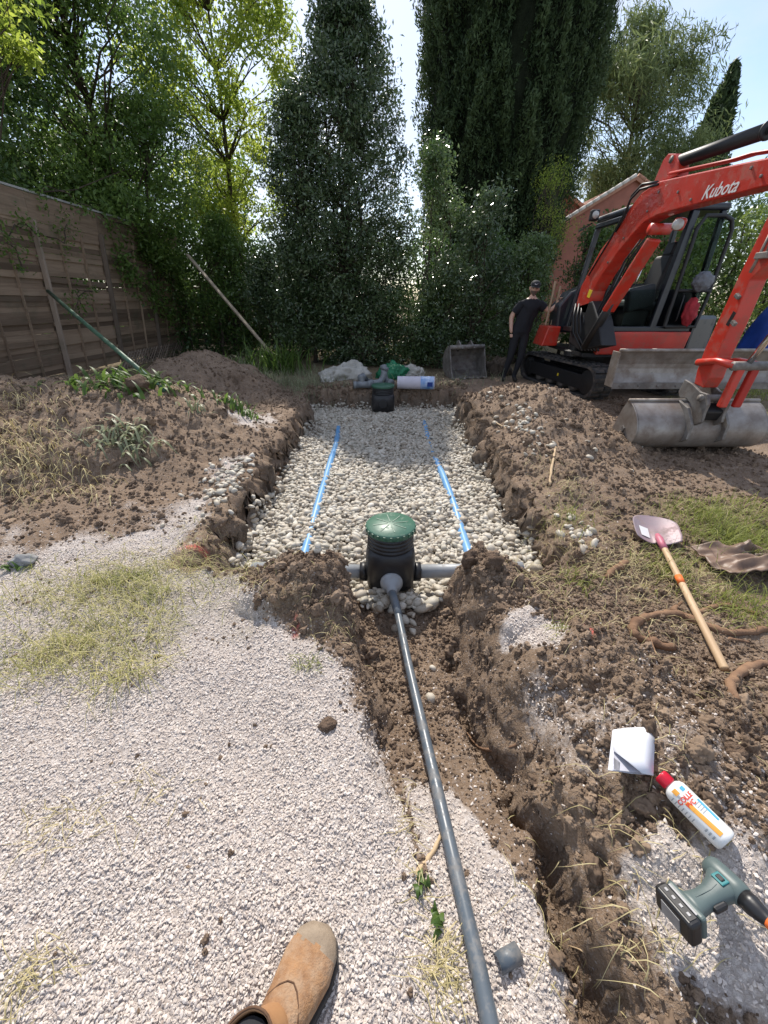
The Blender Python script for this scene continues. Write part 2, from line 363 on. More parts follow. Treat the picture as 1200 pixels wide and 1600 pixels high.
def scatter(name, pts, rot, scl, idx, protos, label, cat):
    me = bpy.data.meshes.new(name); me.vertices.add(len(pts)); me.vertices.foreach_set('co', np.ascontiguousarray(pts, np.float32).ravel())
    a = me.attributes.new('rot', 'FLOAT_VECTOR', 'POINT'); a.data.foreach_set('vector', np.ascontiguousarray(rot, np.float32).ravel())
    a = me.attributes.new('scl', 'FLOAT_VECTOR', 'POINT'); a.data.foreach_set('vector', np.ascontiguousarray(scl, np.float32).ravel())
    a = me.attributes.new('idx', 'INT', 'POINT'); a.data.foreach_set('value', np.ascontiguousarray(idx, np.int32).ravel())
    c = bpy.data.collections.new(name+'_source')
    for p in protos: c.objects.link(p)
    ng = bpy.data.node_groups.new(name, 'GeometryNodeTree')
    ng.interface.new_socket('Geometry', in_out='INPUT', socket_type='NodeSocketGeometry'); ng.interface.new_socket('Geometry', in_out='OUTPUT', socket_type='NodeSocketGeometry')
    gi = ng.nodes.new('NodeGroupInput'); go = ng.nodes.new('NodeGroupOutput'); ip = ng.nodes.new('GeometryNodeInstanceOnPoints'); ci = ng.nodes.new('GeometryNodeCollectionInfo')
    ci.inputs['Collection'].default_value = c; ci.inputs['Separate Children'].default_value = True; ci.inputs['Reset Children'].default_value = True
    ip.inputs['Pick Instance'].default_value = True
    def na(n, t):
        q = ng.nodes.new('GeometryNodeInputNamedAttribute'); q.data_type = t; q.inputs['Name'].default_value = n; return q.outputs['Attribute']
    L = ng.links.new
    L(gi.outputs[0], ip.inputs['Points']); L(ci.outputs[0], ip.inputs['Instance']); L(na('idx', 'INT'), ip.inputs['Instance Index'])
    L(na('rot', 'FLOAT_VECTOR'), ip.inputs['Rotation']); L(na('scl', 'FLOAT_VECTOR'), ip.inputs['Scale']); L(ip.outputs[0], go.inputs[0])
    o = bpy.data.objects.new(name, me); COL.objects.link(o); md = o.modifiers.new('scatter', 'NODES'); md.node_group = ng
    return tag(o, label, cat, None, 'stuff')

M_peb = instmat('river_pebble', [(0, (.30, .25, .19)), (.25, (.50, .445, .36)), (.55, (.64, .585, .49)), (.8, (.43, .40, .33)), (1, (.74, .69, .60))], .6, .15, 18)
M_chip = instmat('marble_chip', [(0, (.42, .34, .295)), (.06, (.60, .52, .462)), (.6, (.69, .615, .556)), (1, (.78, .715, .66))], .75, 0, 60)
M_clod = instmat('soil_clod', [(0, (.135, .091, .061)), (.5, (.215, .151, .104)), (1, (.315, .229, .16))], .95, .9, 5)

def pebbles():
    P = [proto('pebble_form', 2, i, q, .12, M_peb, .3) for i, q in enumerate(((1, .72, .5), (1, .6, .45), (1, .85, .6), (.9, .65, .55), (1.1, .6, .5)))]
    d = .030; gx, gy = np.meshgrid(np.arange(-1.75, 1.75, d), np.arange(1.7, 7.9, d)); x = gx.ravel()+rng.normal(0, .011, gx.size); y = gy.ravel()+rng.normal(0, .011, gx.size)
    k = (pit_inside(x, y) > .05) | ((np.hypot((x-.06)/.30, (y-2.02)/.15) < 1+.3*rng.normal(size=x.size))); x, y = x[k], y[k]
    lx = np.concatenate([x, x+rng.uniform(-.02, .02, x.size)]); ly = np.concatenate([y, y+rng.uniform(-.02, .02, x.size)])
    lv = np.concatenate([np.zeros(x.size), np.ones(x.size)])
    keep = (lv == 0) | (rng.random(lx.size) < .5); lx, ly, lv = lx[keep], ly[keep], lv[keep]
    sz = rng.lognormal(math.log(.041), .30, lx.size).clip(.02, .085)
    lz = H(lx, ly)+.032+lv*.022+.03*fbm(lx*1.1, ly*1.1, 3, 101)+rng.normal(0, .006, lx.size)
    # pebbles spilt over the banks
    def spill(cx, cy, rx, ry, n):
        a = rng.normal(size=(n, 2))*np.array([rx, ry])+np.array([cx, cy]); return a
    sp = np.concatenate([spill(1.62, 4.5, .09, .3, 60), spill(1.62, 3.9, .08, .2, 14), spill(1.5, 5.8, .05, .3, 10), spill(1.42, 2.45, .06, .16, 26), spill(-1.45, 3.3, .12, .3, 120), spill(2.0, 5.0, .3, .6, 5),
                         spill(.1, 1.78, .14, .08, 5), spill(2.2, 4.0, .4, .4, 12), spill(.2, 1.4, .1, .2, 2)])
    sp = sp[pit_inside(sp[:, 0], sp[:, 1]) < 0]
    ssz = rng.lognormal(math.log(.042), .25, len(sp)); lx = np.r_[lx, sp[:, 0]]; ly = np.r_[ly, sp[:, 1]]; lz = np.r_[lz, H(sp[:, 0], sp[:, 1])+ssz*.18]; sz = np.r_[sz, ssz]
    n = len(lx); rot = np.stack([rng.normal(0, .38, n), rng.normal(0, .38, n), rng.uniform(0, 6.28, n)], 1)
    scatter('drainage_pebbles', np.stack([lx, ly, lz], 1), rot, np.repeat(sz[:, None], 3, 1)*rng.uniform(.85, 1.15, (n, 3))*1.35, rng.integers(0, 5, n), P, 'rounded pale river pebbles filling the dug pit', 'pebbles')
pebbles()
def chips():
    P = [proto('chip_form', 1, 20+i, q, .45, M_chip, .5, 1.3, False) for i, q in enumerate(((1, .75, .5), (1, .6, .4), (.9, .8, .5), (1.1, .55, .45)))]
    X = []; Y = []
    for (y0, y1, dens) in ((-.1, .7, 41000), (.7, 1.3, 27000), (1.3, 2.2, 12000), (2.2, 4.2, 4500), (4.2, 8.4, 1500)):
        hw = 1.15*(y1*CP+.73)+.15; n = int((y1-y0)*2*hw*dens); x = rng.uniform(-hw, min(hw, 1.9), n); y = rng.uniform(y0, y1, n)
        k = np.abs(x) < 1.08*(y*CP+.75)+.1; X.append(x[k]); Y.append(y[k])
    x = np.concatenate(X); y = np.concatenate(Y); g = gravelmask(x, y); k = rng.random(x.size) < np.maximum(g**1.3*np.clip(.95+.9*fbm(x*1.1, y*1.1, 4, 121), .35, 1), .012*(y < 3)*(x > -.4)+.03*trench(x, y)*(y < 1.4))
    k &= pit_inside(x, y) < -.02; x, y = x[k], y[k]; n = x.size
    sz = rng.lognormal(math.log(.0049), .42, n).clip(.0022, .0098)*(1+.22*ss(1, 3, y))
    z = H(x, y)+sz*rng.uniform(.0, .45, n)
    rot = np.stack([rng.normal(0, .5, n), rng.normal(0, .5, n), rng.uniform(0, 6.28, n)], 1)
    scatter('white_gravel', np.stack([x, y, z], 1), rot, np.repeat(sz[:, None], 3, 1)*1.5, rng.integers(0, 4, n), P, 'pale crushed white gravel spread on the ground around the grey pipe', 'gravel'); print('chips', n)
chips()
def clods():
    P = [proto('clod_form', 4, 40+i, q, .32, M_clod, .5, 1.5, True, .12) for i, q in enumerate(((1, .8, .7), (1, .7, .6), (1, .95, .75), (.9, .75, .8), (1.2, .7, .6)))]
    X = []; Y = []; Sz = []
    def put(n, x0, x1, y0, y1, med, sig, mx, cond):
        x = rng.uniform(x0, x1, n); y = rng.uniform(y0, y1, n); k = cond(x, y); X.append(x[k]); Y.append(y[k]); Sz.append(rng.lognormal(math.log(med), sig, k.sum()).clip(.004, mx))
    soil = lambda x, y: (rng.random(x.size) > np.maximum(gravelmask(x, y)*1.25, .2+.5*fbm(x*1.5, y*1.5, 2, 111))) & (pit_inside(x, y) < .02)
    put(60000, -.9, 1.9, -.1, 2.2, .0058, .6, .05, soil); put(420, -.8, 1.5, 0, 2.15, .024, .35, .055, lambda x, y: soil(x, y) & (trench(x, y) < .3))
    put(330, -1.1, .0, 1.45, 2.1, .026, .4, .065, lambda x, y: soil(x, y)); put(240, .3, .95, 1.45, 2.15, .026, .4, .065, soil)
    put(300, .5, 1.2, .1, 1.6, .022, .45, .05, soil)
    put(17000, -6, -1.2, 2.2, 7.5, .012, .5, .12, soil); put(13000, 1.25, 4.2, 2, 7, .012, .55, .12, soil); put(420, -5, -1.3, 2.5, 4.3, .030, .4, .10, soil); put(280, 1.3, 3.2, 3, 6.5, .030, .4, .09, soil)
    put(900, -1.5, 1.6, 7.55, 8.1, .03, .45, .1, lambda x, y: pit_inside(x, y) < .1); put(500, -1.45, 1.5, 2.2, 7.6, .03, .4, .08, lambda x, y: np.abs(pit_inside(x, y)) < .1)
    put(5000, -2.6, .4, .2, 2.6, .007, .5, .03, lambda x, y: (rng.random(x.size) < .25+.75*ss(.9, 2.2, y)) & (fbm(x*2.5, y*2.5, 3, 113) > .12) & (pit_inside(x, y) < 0))
    x = np.concatenate(X); y = np.concatenate(Y); sz = np.concatenate(Sz); z = H(x, y)+sz*rng.uniform(-.1, .3, x.size); n = x.size
    scatter('soil_clods', np.stack([x, y, z], 1), rng.uniform(0, 6.28, (n, 3)), np.repeat(sz[:, None], 3, 1)*rng.uniform(1.1, 1.6, (n, 3)), rng.integers(0, 5, n), P, 'loose crumbs and clods of brown earth on the banks and heaps', 'earth clods')
clods()

# ------------------------------------------------------------------ grass, straw, weeds (uncountable)
M_straw = leafmat('straw', (.32, .27, .12), (.56, .48, .27), .15, .6, .3)
M_olive = leafmat('olive_straw', (.22, .23, .07), (.52, .46, .22), .25, .6, .3)
M_grass = leafmat('green_grass', (.13, .16, .03), (.30, .32, .09), .35, .5, .3)
M_sedge = leafmat('grey_grass', (.14, .16, .09), (.32, .34, .20), .25, .5, .4)
def blades(name, bx, by, L, wd, lean, mat, label, cat, seg=4, droop=1.0, face=None, zoff=0, kind='stuff', parent=None):
    n = len(bx); bz = H(bx, by)+zoff; ang = rng.uniform(0, 6.28, n) if face is None else face; L = L*np.ones(n); le = lean*np.ones(n)
    V = np.zeros((n, (seg+1)*2, 3)); px, py, pz = bx.copy(), by.copy(), bz.copy(); th = le*.35
    for i in range(seg+1):
        w = wd*(1-(i/seg)**1.5*.92); sx, sy = -np.sin(ang), np.cos(ang)
        V[:, 2*i] = np.stack([px-sx*w/2, py-sy*w/2, pz], 1); V[:, 2*i+1] = np.stack([px+sx*w/2, py+sy*w/2, pz], 1)
        st = L/seg; px = px+np.cos(ang)*np.sin(th)*st; py = py+np.sin(ang)*np.sin(th)*st; pz = pz+np.cos(th)*st; th = np.minimum(th+le*droop*.45, 2.6); ang = ang+rng.normal(0, .12, n)
        if i < seg: pz = np.maximum(pz, H(px, py)+zoff*.3+.004)
    q = np.arange(seg)*2; q = np.stack([q, q+1, q+3, q+2], 1); F = (np.arange(n)[:, None, None]*(seg+1)*2+q[None]).reshape(-1, 4)
    me = npmesh(name, V.reshape(-1, 3), F, np.full(len(F), 4)); a = me.attributes.new('rnd', 'FLOAT', 'POINT'); a.data.foreach_set('value', np.repeat(rng.random(n), (seg+1)*2).astype(np.float32))
    o = link(name, me, mat, parent, True)
    if parent is None: tag(o, label, cat, None, kind)
    return o
def cloud(*spots):
    q = [rng.normal(size=(n, 2))*np.array([rx, ry])+np.array([cx, cy]) for cx, cy, rx, ry, n in spots]; q = np.concatenate(q); return q[:, 0], q[:, 1]
def pxspots(*sp):          # (px, py, spread_px_x, spread_world_y, n)
    out = []
    for px, py, rx, ry, n in sp:
        c = Pz(px, py, .03); dep = c[1]*CP+(1.5-c[2])*SP; out.append((c[0], c[1], rx/FPX*dep, ry, n))
    return out
x, y = cloud(*pxspots((150, 960, 60, .18, 260), (200, 900, 50, .18, 220), (330, 880, 60, .2, 200), (60, 920, 50, .15, 160), (120, 1010, 60, .10, 200), (230, 985, 28, .12, 120), (60, 1020, 30, .1, 120), (190, 1050, 25, .04, 90), (180, 920, 60, .18, 260)))
blades('dry_grass', x, y, rng.uniform(.08, .32, x.size), .0034, rng.uniform(.8, 2.4, x.size), M_olive, 'patch of flattened dry straw grass on the gravel left of the trench', 'dry grass', 5)
x, y = cloud(*pxspots((215, 900, 18, .05, 150), (160, 905, 22, .05, 90), (240, 925, 12, .05, 70), (130, 990, 30, .08, 60), (45, 880, 6, .03, 20), (480, 1035, 12, .02, 40), (860, 1020, 8, .03, 25)))
blades('green_grass_sprigs', x, y, rng.uniform(.04, .12, x.size), .0035, rng.uniform(.5, 2, x.size), M_grass, 'thin green blades coming up through the dry straw patch', 'grass')
x, y = cloud(*pxspots((1150, 835, 45, .14, 850), (1100, 800, 30, .12, 350), (1180, 860, 40, .12, 350), (1190, 800, 30, .2, 330), (1060, 880, 30, .1, 180), (1150, 930, 40, .06, 160), (1180, 960, 30, .05, 90), (890, 800, 20, .15, 90), (905, 900, 15, .08, 60)))
blades('grass_tussocks', x, y, rng.uniform(.05, .2, x.size), .005, rng.uniform(.4, 2.2, x.size), M_grass, 'bright green grass beside the crumpled brown scrap near the bucket', 'grass')
x, y = cloud(*pxspots((1010, 870, 50, .2, 330), (1120, 800, 50, .12, 220), (870, 820, 20, .2, 200), (900, 770, 20, .3, 150), (960, 880, 40, .1, 160), (1100, 890, 50, .1, 200), (880, 960, 40, .12, 90), (1050, 960, 80, .1, 90), (830, 900, 30, .1, 90), (850, 745, 15, .2, 80)))
blades('trampled_straw', x, y, rng.uniform(.05, .22, x.size), .0032, rng.uniform(1.2, 3, x.size), M_straw, 'scattered dry stalks trampled into the soil around the shovel', 'straw')
x, y = cloud(*pxspots((120, 1290, 40, .03, 30), (70, 1280, 30, .03, 20), (230, 1230, 40, .03, 20), (30, 1520, 20, .04, 50), (520, 980, 25, .06, 50), (690, 1480, 14, .03, 70), (690, 1530, 12, .03, 40), (660, 1360, 10, .03, 16), (960, 1480, 30, .1, 60), (990, 1280, 20, .1, 35), (330, 830, 40, .15, 160), (290, 870, 50, .1, 150), (390, 850, 30, .1, 130), (980, 1360, 40, .15, 40), (840, 1400, 15, .1, 20), (1150, 1240, 30, .1, 25), (640, 1250, 10, .06, 22), (1060, 1080, 60, .08, 40)))
blades('loose_stalks', x, y, rng.uniform(.04, .2, x.size), .0024, rng.uniform(1.4, 3, x.size), M_straw, 'single dry stalks and rootlets strewn over gravel and clods', 'straw', 6)
# long grass hanging out of the turned-over turf on the spoil heap
x, y = cloud((-3.75, 3.65, .35, .12, 130), (-3.2, 3.35, .25, .1, 90), (-4.2, 4.2, .4, .15, 90), (-2.9, 3.05, .3, .1, 60), (-3.9, 3.3, .4, .15, 50))
blades('turf_roots', x, y, rng.uniform(.15, .5, x.size), .007, rng.uniform(.9, 2.6, x.size), M_straw, 'pale roots and long dead grass hanging from the turned spoil heap', 'dead grass', 6, 1.0, rng.normal(-1.2, .7, x.size))
x, y = cloud(*pxspots((1190, 612, 50, .5, 900), (1130, 640, 30, .3, 260)))
blades('lawn_grass', x, y, rng.uniform(.06, .2, x.size), .009, rng.uniform(.3, 1.6, x.size), M_grass, 'sunlit lawn showing between the dozer blade and the bucket', 'grass')
x, y = cloud((-1.9, 8.1, .5, .3, 500), (-2.2, 8.9, .6, .5, 700), (.9, 7.9, .5, .12, 160), (-.9, 7.85, .6, .1, 140), (-1.5, 7.3, .1, .3, 90), (1.5, 8.6, .9, .4, 150))
blades('rough_grass', x, y, rng.uniform(.1, .4, x.size), .008, rng.uniform(.5, 2, x.size), M_sedge, 'rough green grass along the far edge of the pit', 'grass')
# ------------------------------------------------------------------ house behind the hedge
M_wall = simple('terracotta_render', (.42, .17, .12), .9, .2, 2.5, 0, .2, None, ((.25, .13, .09), 3, .5, .4))
M_tile = simple('roof_tile', (.50, .25, .16), .85, .3, 8, 0, .2, (.36, .17, .11))
M_verge = simple('pale_mortar', (.72, .66, .58), .9, .2, 8)
def house():
    h = empty('house', (9.5, 24, 0), 'salmon rendered house gable with tiled roof showing between cypress and excavator', 'house')
    pk = Pd(993, 276, 21.5); lo = Pd(850, 362, 21.5); rx = pk[0]+(pk[0]-lo[0])*.75
    pr = [(lo[0], 21.5, -.2), (rx, 21.5, -.2), (rx, 21.5, lo[2]+.55), (pk[0], 21.5, pk[2]-.12), (lo[0], 21.5, lo[2]-.12)]
    MB().prism(pr, (0, 6, 0)).build('wall', M_wall, h)
    rf = MB()
    rf.prism([(lo[0]-.3, 21.35, lo[2]-.25), (pk[0], 21.35, pk[2]-.02), (pk[0], 21.35, pk[2]-.14), (lo[0]-.3, 21.35, lo[2]-.37)], (0, 6.3, 0))
    rf.prism([(pk[0]+.003, 21.35, pk[2]-.02), (rx+.3, 21.35, lo[2]+.45), (rx+.3, 21.35, lo[2]+.33), (pk[0]+.003, 21.35, pk[2]-.14)], (0, 6.3, 0))
    r = rf.build('roof', M_tile, h)
    a = np.array([lo[0]-.3, 21.3, lo[2]-.22]); b = np.array([pk[0], 21.3, pk[2]+.02])
    for i in range(14):
        t0, t1 = i/14, (i+.93)/14; MB().tube([a+(b-a)*t0+np.array([0, .12, 0]), a+(b-a)*t1+np.array([0, .12, .02])], .085, 8).build('verge_tile', M_verge, r, True)
    c = np.array([rx+.3, 21.3, lo[2]+.48])
    for i in range(8):
        t0, t1 = i/8, (i+.93)/8; MB().tube([b+(c-b)*t0+np.array([.06, .12, 0]), b+(c-b)*t1+np.array([.06, .12, .02])], .085, 8).build('verge_tile', M_tile, r, True)
    # lower wing whose roof slopes down to the right
    p1 = Pd(872, 289, 23.7); p2 = Pd(915, 322, 23.7)
    MB().prism([(p1[0]-3, 23.7, 0), (p2[0]+.2, 23.7, 0), (p2[0]+.2, 23.7, p2[2]-.25), (p1[0], 23.7, p1[2]-.2), (p1[0]-3, 23.7, p1[2]-2)], (0, 3, 0)).build('wing_wall', M_wall, h)
    MB().prism([(p1[0], 23.5, p1[2]), (p2[0]+.6, 23.5, p2[2]-.4), (p2[0]+.6, 23.5, p2[2]-.58), (p1[0], 23.5, p1[2]-.18)], (0, 3.2, 0)).build('wing_roof', M_tile, h)
    MB().prism([(p1[0]-.003, 23.5, p1[2]), (p1[0]-3.2, 23.5, p1[2]-2), (p1[0]-3.2, 23.5, p1[2]-2.18), (p1[0]-.003, 23.5, p1[2]-.18)], (0, 3.2, 0)).build('wing_roof', M_tile, h)
house()

# ------------------------------------------------------------------ timber fence, leaning into the garden
def woodmat(name, c1, c2, sc=(.8, 14, 14)):
    m, nt, b = newmat(name); tc_ = nt.nodes.new('ShaderNodeTexCoord'); mp_ = nt.nodes.new('ShaderNodeMapping'); mp_.inputs['Scale'].default_value = sc
    oi = nt.nodes.new('ShaderNodeObjectInfo'); ad = nt.nodes.new('ShaderNodeVectorMath'); ad.operation = 'ADD'; mu = nt.nodes.new('ShaderNodeMath'); mu.operation = 'MULTIPLY'; mu.inputs[1].default_value = 37
    nt.links.new(oi.outputs['Random'], mu.inputs[0]); nt.links.new(tc_.outputs['Object'], ad.inputs[0]); nt.links.new(mu.outputs[0], ad.inputs[1]); nt.links.new(ad.outputs[0], mp_.inputs[0])
    f = noisen(nt, 1.6, 8, .7, mp_.outputs[0], .6); c = mixc(nt, mrange(nt, f, .3, .7), c1, c2); c = mixc(nt, mrange(nt, oi.outputs['Random'], 0, .5, .7, 0), c, tuple(v*.38 for v in c1)); c = mixc(nt, mrange(nt, oi.outputs['Random'], .6, 1, 0, .5), c, tuple(v*1.35 for v in c2))
    f2 = noisen(nt, 2.2, 5, .6); c = mixc(nt, mrange(nt, f2, .55, .7, 0, .4), c, (.09, .10, .06))
    nt.links.new(c, b.inputs['Base Color']); b.inputs['Roughness'].default_value = .88; bump(nt, b, f, .6, .006); return m
M_fence = woodmat('weathered_fence', (.20, .135, .09), (.36, .265, .185), (14, .8, 14))
M_post = woodmat('fence_post', (.24, .185, .14), (.38, .30, .24), (14, 14, .8))
M_cap = simple('grey_cap', (.50, .50, .48), .8, .3, 5)
def fence():
    f = empty('timber_fence', (-6.5, 9, 0), 'weathered brown slatted timber fence leaning in on the left of the garden', 'fence')
    def pt(d, z, off=0): return Vector((-6.62+.012*d+.134*z+off, d, z))
    up = Vector((.134, 0, 1)).normalized(); nrm = Vector((1, -.0, -.134)).normalized()
    posts = [4.65, 6.45, 8.25, 10.05, 11.84, 13.6]
    for i, a in enumerate(posts[:-1]):
        b = posts[i+1]; z = .16+.05*(i % 2)
        for k in range(28):
            h = random.uniform(.078, .09); off = .016*(((k//2) % 2)*2-1)+random.uniform(-.007, .007)+.006*(k % 2); sag = random.uniform(-.010, .010); zc = z+h/2
            A = pt(a-.01, zc+sag, off); B = pt(b+.01, zc-sag, off)
            if i == 2 and k == 18: B = pt(b-.035, zc-.06, off)
            MB().beam(A, B, .016, h+random.uniform(.006, .02), up).build('slat', M_fence, f)
            z += .091
        for k in (1, 2):
            d = a+(b-a)*k/3; MB().beam(pt(d, .14, .045), pt(d+.01, 2.66, .045), .045, .018, (0, 1, 0)).build('batten', M_fence, f, bevel=.003)
        MB().beam(pt(a+.004, 2.9, .03), pt(b-.004, 2.9, .03+.004*(i % 2)), .03, .40, up).build('top_board', M_fence, f)
        MB().beam(pt(a+.004, 3.125, .03), pt(b-.004, 3.125, .03), .07, .03, up).build('cap_strip', M_cap, f)
    for d in posts:
        MB().beam(pt(d, -.3, .085), pt(d, 2.72, .085), .085, .05, (0, 1, 0)).build('post', M_post, f, bevel=.004)
    # diamond lattice below the last panels
    for k in range(26):
        d = 10.1+k*.13
        for sgn in (-1, 1):
            MB().beam(pt(d-.17*sgn, .02, .12+.012*sgn), pt(d+.17*sgn, .36, .12+.012*sgn), .03, .01, (1, 0, 0)).build('lattice_strip', M_post, f)
    # return fence across the back
    g = empty('back_fence', (-4.6, 14, 0), 'dark timber fence across the back, behind the shrubs at the left corner', 'fence')
    for k in range(11): MB().box((-4.4, 14+.02*(k % 2), .25+.17*k), (4.2, .02, .155)).build('slat', M_fence, g)
    for xx in (-6.2, -4.4, -2.6): MB().box((xx, 13.94, 1.0), (.08, .06, 2.2)).build('post', M_post, g)
fence()
M_gpole = simple('green_paint', (.06, .14, .085), .5, .3, 4, 0, .1, None, ((.12, .09, .06), 9, .5, .5))
a = Px(75, 455, -6.15); b = G(258, 612)
M = MB(); M.tube([a, a+(b-a)*.33+np.array([0, 0, -.01]), a+(b-a)*.66, b], [.032, .032, .032, .032], 10); po = M.build('prop_pole', M_gpole, None, True); tag(po, 'dark green pole propped at a slant against the fence', 'pole')
M_bamb = simple('pale_wood_pole', (.36, .29, .21), .8, .35, 8)
a = Px(293, 398, -4.9); b = Pz(442, 574, .1)
M = MB(); M.beam(a, b, .075, .04); po = M.build('prop_plank', M_bamb, None, bevel=.004); tag(po, 'pale wooden batten leaning against the ivy at the fence end', 'plank')

# ------------------------------------------------------------------ trees and hedges
M_bark = simple('bark', (.11, .085, .065), .95, .5, 7, 0, .8, (.05, .04, .03), None, .2, .02)
def leafmesh(name, C, size, mat, parent, asp=.42, axis=None, axw=.0, up=0.0, rnd=None, lift=.12):
    n = len(C); C = C-ORI[parent.name] if parent is not None else C
    a = rng.normal(size=(n, 3))
    if axis is not None: a = a*(1-axw)+np.asarray(axis)*axw*1.6
    a /= np.linalg.norm(a, axis=1)[:, None]; q = rng.normal(size=(n, 3)); q[:, 2] *= (1-up*.8)
    b = np.cross(a, q); b /= np.linalg.norm(b, axis=1)[:, None]+1e-9; nn = np.cross(a, b)
    s = (size*rng.uniform(.65, 1.25, n))[:, None]
    V = np.stack([C-a*s*.5, C+b*s*asp*.5+nn*s*lift, C+a*s*.5, C-b*s*asp*.5+nn*s*lift], 1).reshape(-1, 3)
    me = npmesh(name, V, np.arange(4*n), np.full(n, 4)); at = me.attributes.new('rnd', 'FLOAT', 'POINT')
    r = rng.random(n) if rnd is None else np.clip(rnd+rng.normal(0, .15, n), 0, 1)
    at.data.foreach_set('value', np.repeat(r, 4).astype(np.float32)); return link(name, me, mat, parent)
def limb(M, a, b, r0, r1, seg=5, wob=.06, n=6):
    a = np.array(a, float); b = np.array(b, float); L = np.linalg.norm(b-a); P = []
    for i in range(seg+1):
        t = i/seg; p = a+(b-a)*t; p[2] += L*.10*math.sin(math.pi*t)
        if 0 < i < seg: p += rng.normal(0, wob*L/seg, 3)
        P.append(p)
    M.tube(P, [r0+(r1-r0)*i/seg for i in range(seg+1)], n); return P
def clumps(env, n, bough=True):
    """env(t in 0..1 along height) -> (cx, cy, z, rx, ry); returns clump centres biased to the shell"""
    nb = max(6, n//9); t = rng.random(n); out = np.zeros((n, 3)); bo = []
    for i in range(nb):
        cx, cy, z, rx, ry = env(rng.random()); a = rng.uniform(0, 6.28); r = rng.uniform(.35, .95); bo.append((cx+rx*r*math.cos(a), cy+ry*r*math.sin(a), z, max(rx, ry)))
    for i in range(n):
        if bough and i % 4:
            b = bo[rng.integers(nb)]; q = np.clip(rng.normal(size=3), -1.7, 1.7)*np.array([.20, .20, .15])*max(.6, b[3]); out[i] = (b[0]+q[0], b[1]+q[1], b[2]+q[2]); continue
        cx, cy, z, rx, ry = env(t[i]); a = rng.uniform(0, 6.28); r = rng.random()**.45
        out[i] = (cx+rx*r*math.cos(a), cy+ry*r*math.sin(a), z)
    return out
def tree(name, label, base, H_, env, ncl, per, crad, size, mat, trunk_r, group=None, asp=.42, cat='tree', stems=1, branch=.28, axis=None, axw=0, up=0, flat=.7, top=None, bough=True):
    o = empty(name, base, label, cat, group); C = clumps(env, ncl, bough); K = MB(); base = np.array(base, float)
    tops = []
    for s in range(stems):
        b0 = base+(rng.normal(0, .18*(stems > 1), 3)*np.array([1, 1, 0])); e = env(.9 if stems == 1 else rng.uniform(.5, .95))
        tp = np.array(top if top is not None and s == 0 else (e[0]+rng.normal(0, .3*(stems > 1)), e[1], e[2]))
        m = 9; P = [b0+(tp-b0)*(i/m)+rng.normal(0, .05, 3)*(0 < i) for i in range(m+1)]; P[0][2] -= .15
        K.tube(P, [trunk_r*(1-.85*i/m)*(1.25 if i == 0 else 1) for i in range(m+1)], 8); tops.append(P)
    for c in C[:int(ncl*branch)]:
        P = tops[random.randrange(stems)]; zz = max(base[2]+.3, c[2]-.6*np.linalg.norm(c[:2]-P[4][:2])-.2)
        q = min(P, key=lambda p: abs(p[2]-zz)); limb(K, q, c, trunk_r*.16+.006, .005, 4, .12, 5)
    K.build('trunk', M_bark, o, True)
    cl = np.repeat(np.arange(ncl), per); d = np.clip(rng.normal(size=(len(cl), 3)), -1.55, 1.55); d[:, 2] *= flat; rad = (crad*rng.uniform(.55, 1.3, ncl))[cl]
    L = C[cl]+d*rad[:, None]*.55; L[:, 2] = np.maximum(L[:, 2], base[2]+.05)
    leafmesh('crown', L, size, mat, o, asp, axis, axw, up, rng.random(ncl)[cl]); return o

LF_dark = leafmat('leaf_dark', (0.046, 0.093, 0.025), (0.109, 0.178, 0.046), .30, .4, .5)
LF_mid = leafmat('leaf_mid', (0.068, 0.128, 0.027), (0.150, 0.232, 0.053), .38, .45, .45)
LF_lime = leafmat('leaf_lime', (.17, .24, .035), (.33, .38, .065), .62, .5, .35)
LF_bay = leafmat('leaf_bay', (0.039, 0.072, 0.027), (0.112, 0.158, 0.068), .22, .28, .7)
LF_laurel = leafmat('leaf_laurel', (0.056, 0.105, 0.028), (0.161, 0.224, 0.084), .28, .28, .7)
LF_ivy = leafmat('leaf_ivy', (0.065, 0.111, 0.023), (0.208, 0.273, 0.065), .35, .35, .5)
LF_pine = leafmat('needle_pine', (0.090, 0.128, 0.045), (0.188, 0.232, 0.090), .25, .55, .3)
LF_cyp = leafmat('needle_cypress', (0.029, 0.054, 0.022), (0.080, 0.120, 0.045), .15, .6, .3)
def ell(cx, cy, z0, z1, rx, ry, shape='ell'):
    def f(t):
        z = z0+(z1-z0)*t
        k = {'ell': math.sqrt(max(0, 1-(2*t-1)**2)), 'cone': (1-t)**.75*min(1, .55+t*3), 'col': min(1, .75+t*.9)*(1-t**3)**.6, 'box': min(1, .6+3*(1-t)), 'umb': math.sqrt(max(0.02, 1-t**2))}[shape]
        return cx, cy, z, rx*k, ry*k
    return f
TG = 'trees beyond the left fence'
tree('broadleaf_tree', 'big dark green tree with stout trunk beyond the fence, filling the top left', (-9.2, 9.6, 0), 8, ell(-8.9, 9.6, 2.6, 8.6, 2.9, 2.6), 500, 92, .52, .125, LF_dark, .24, TG)
tree('broadleaf_tree', 'mid green tree between the big dark tree and the pale lime tree', (-6.9, 12.2, 0), 8, ell(-6.6, 12.0, 2.4, 8.6, 2.1, 2.0), 420, 90, .48, .12, LF_mid, .17, TG)
tree('broadleaf_tree', 'tall shaded tree farthest back beyond the left fence', (-11.5, 15, 0), 9, ell(-11.0, 14.5, 2, 10.5, 3.6, 2.8), 280, 90, .75, .17, LF_mid, .22, TG)
tree('lime_green_tree', 'airy yellow-green tree lit through by the sun, left of the dark evergreen', (-4.9, 15.5, 0), 9, ell(-4.6, 15.2, 3.2, 9.8, 2.2, 1.7), 360, 78, .44, .125, LF_lime, .11, None, .45)
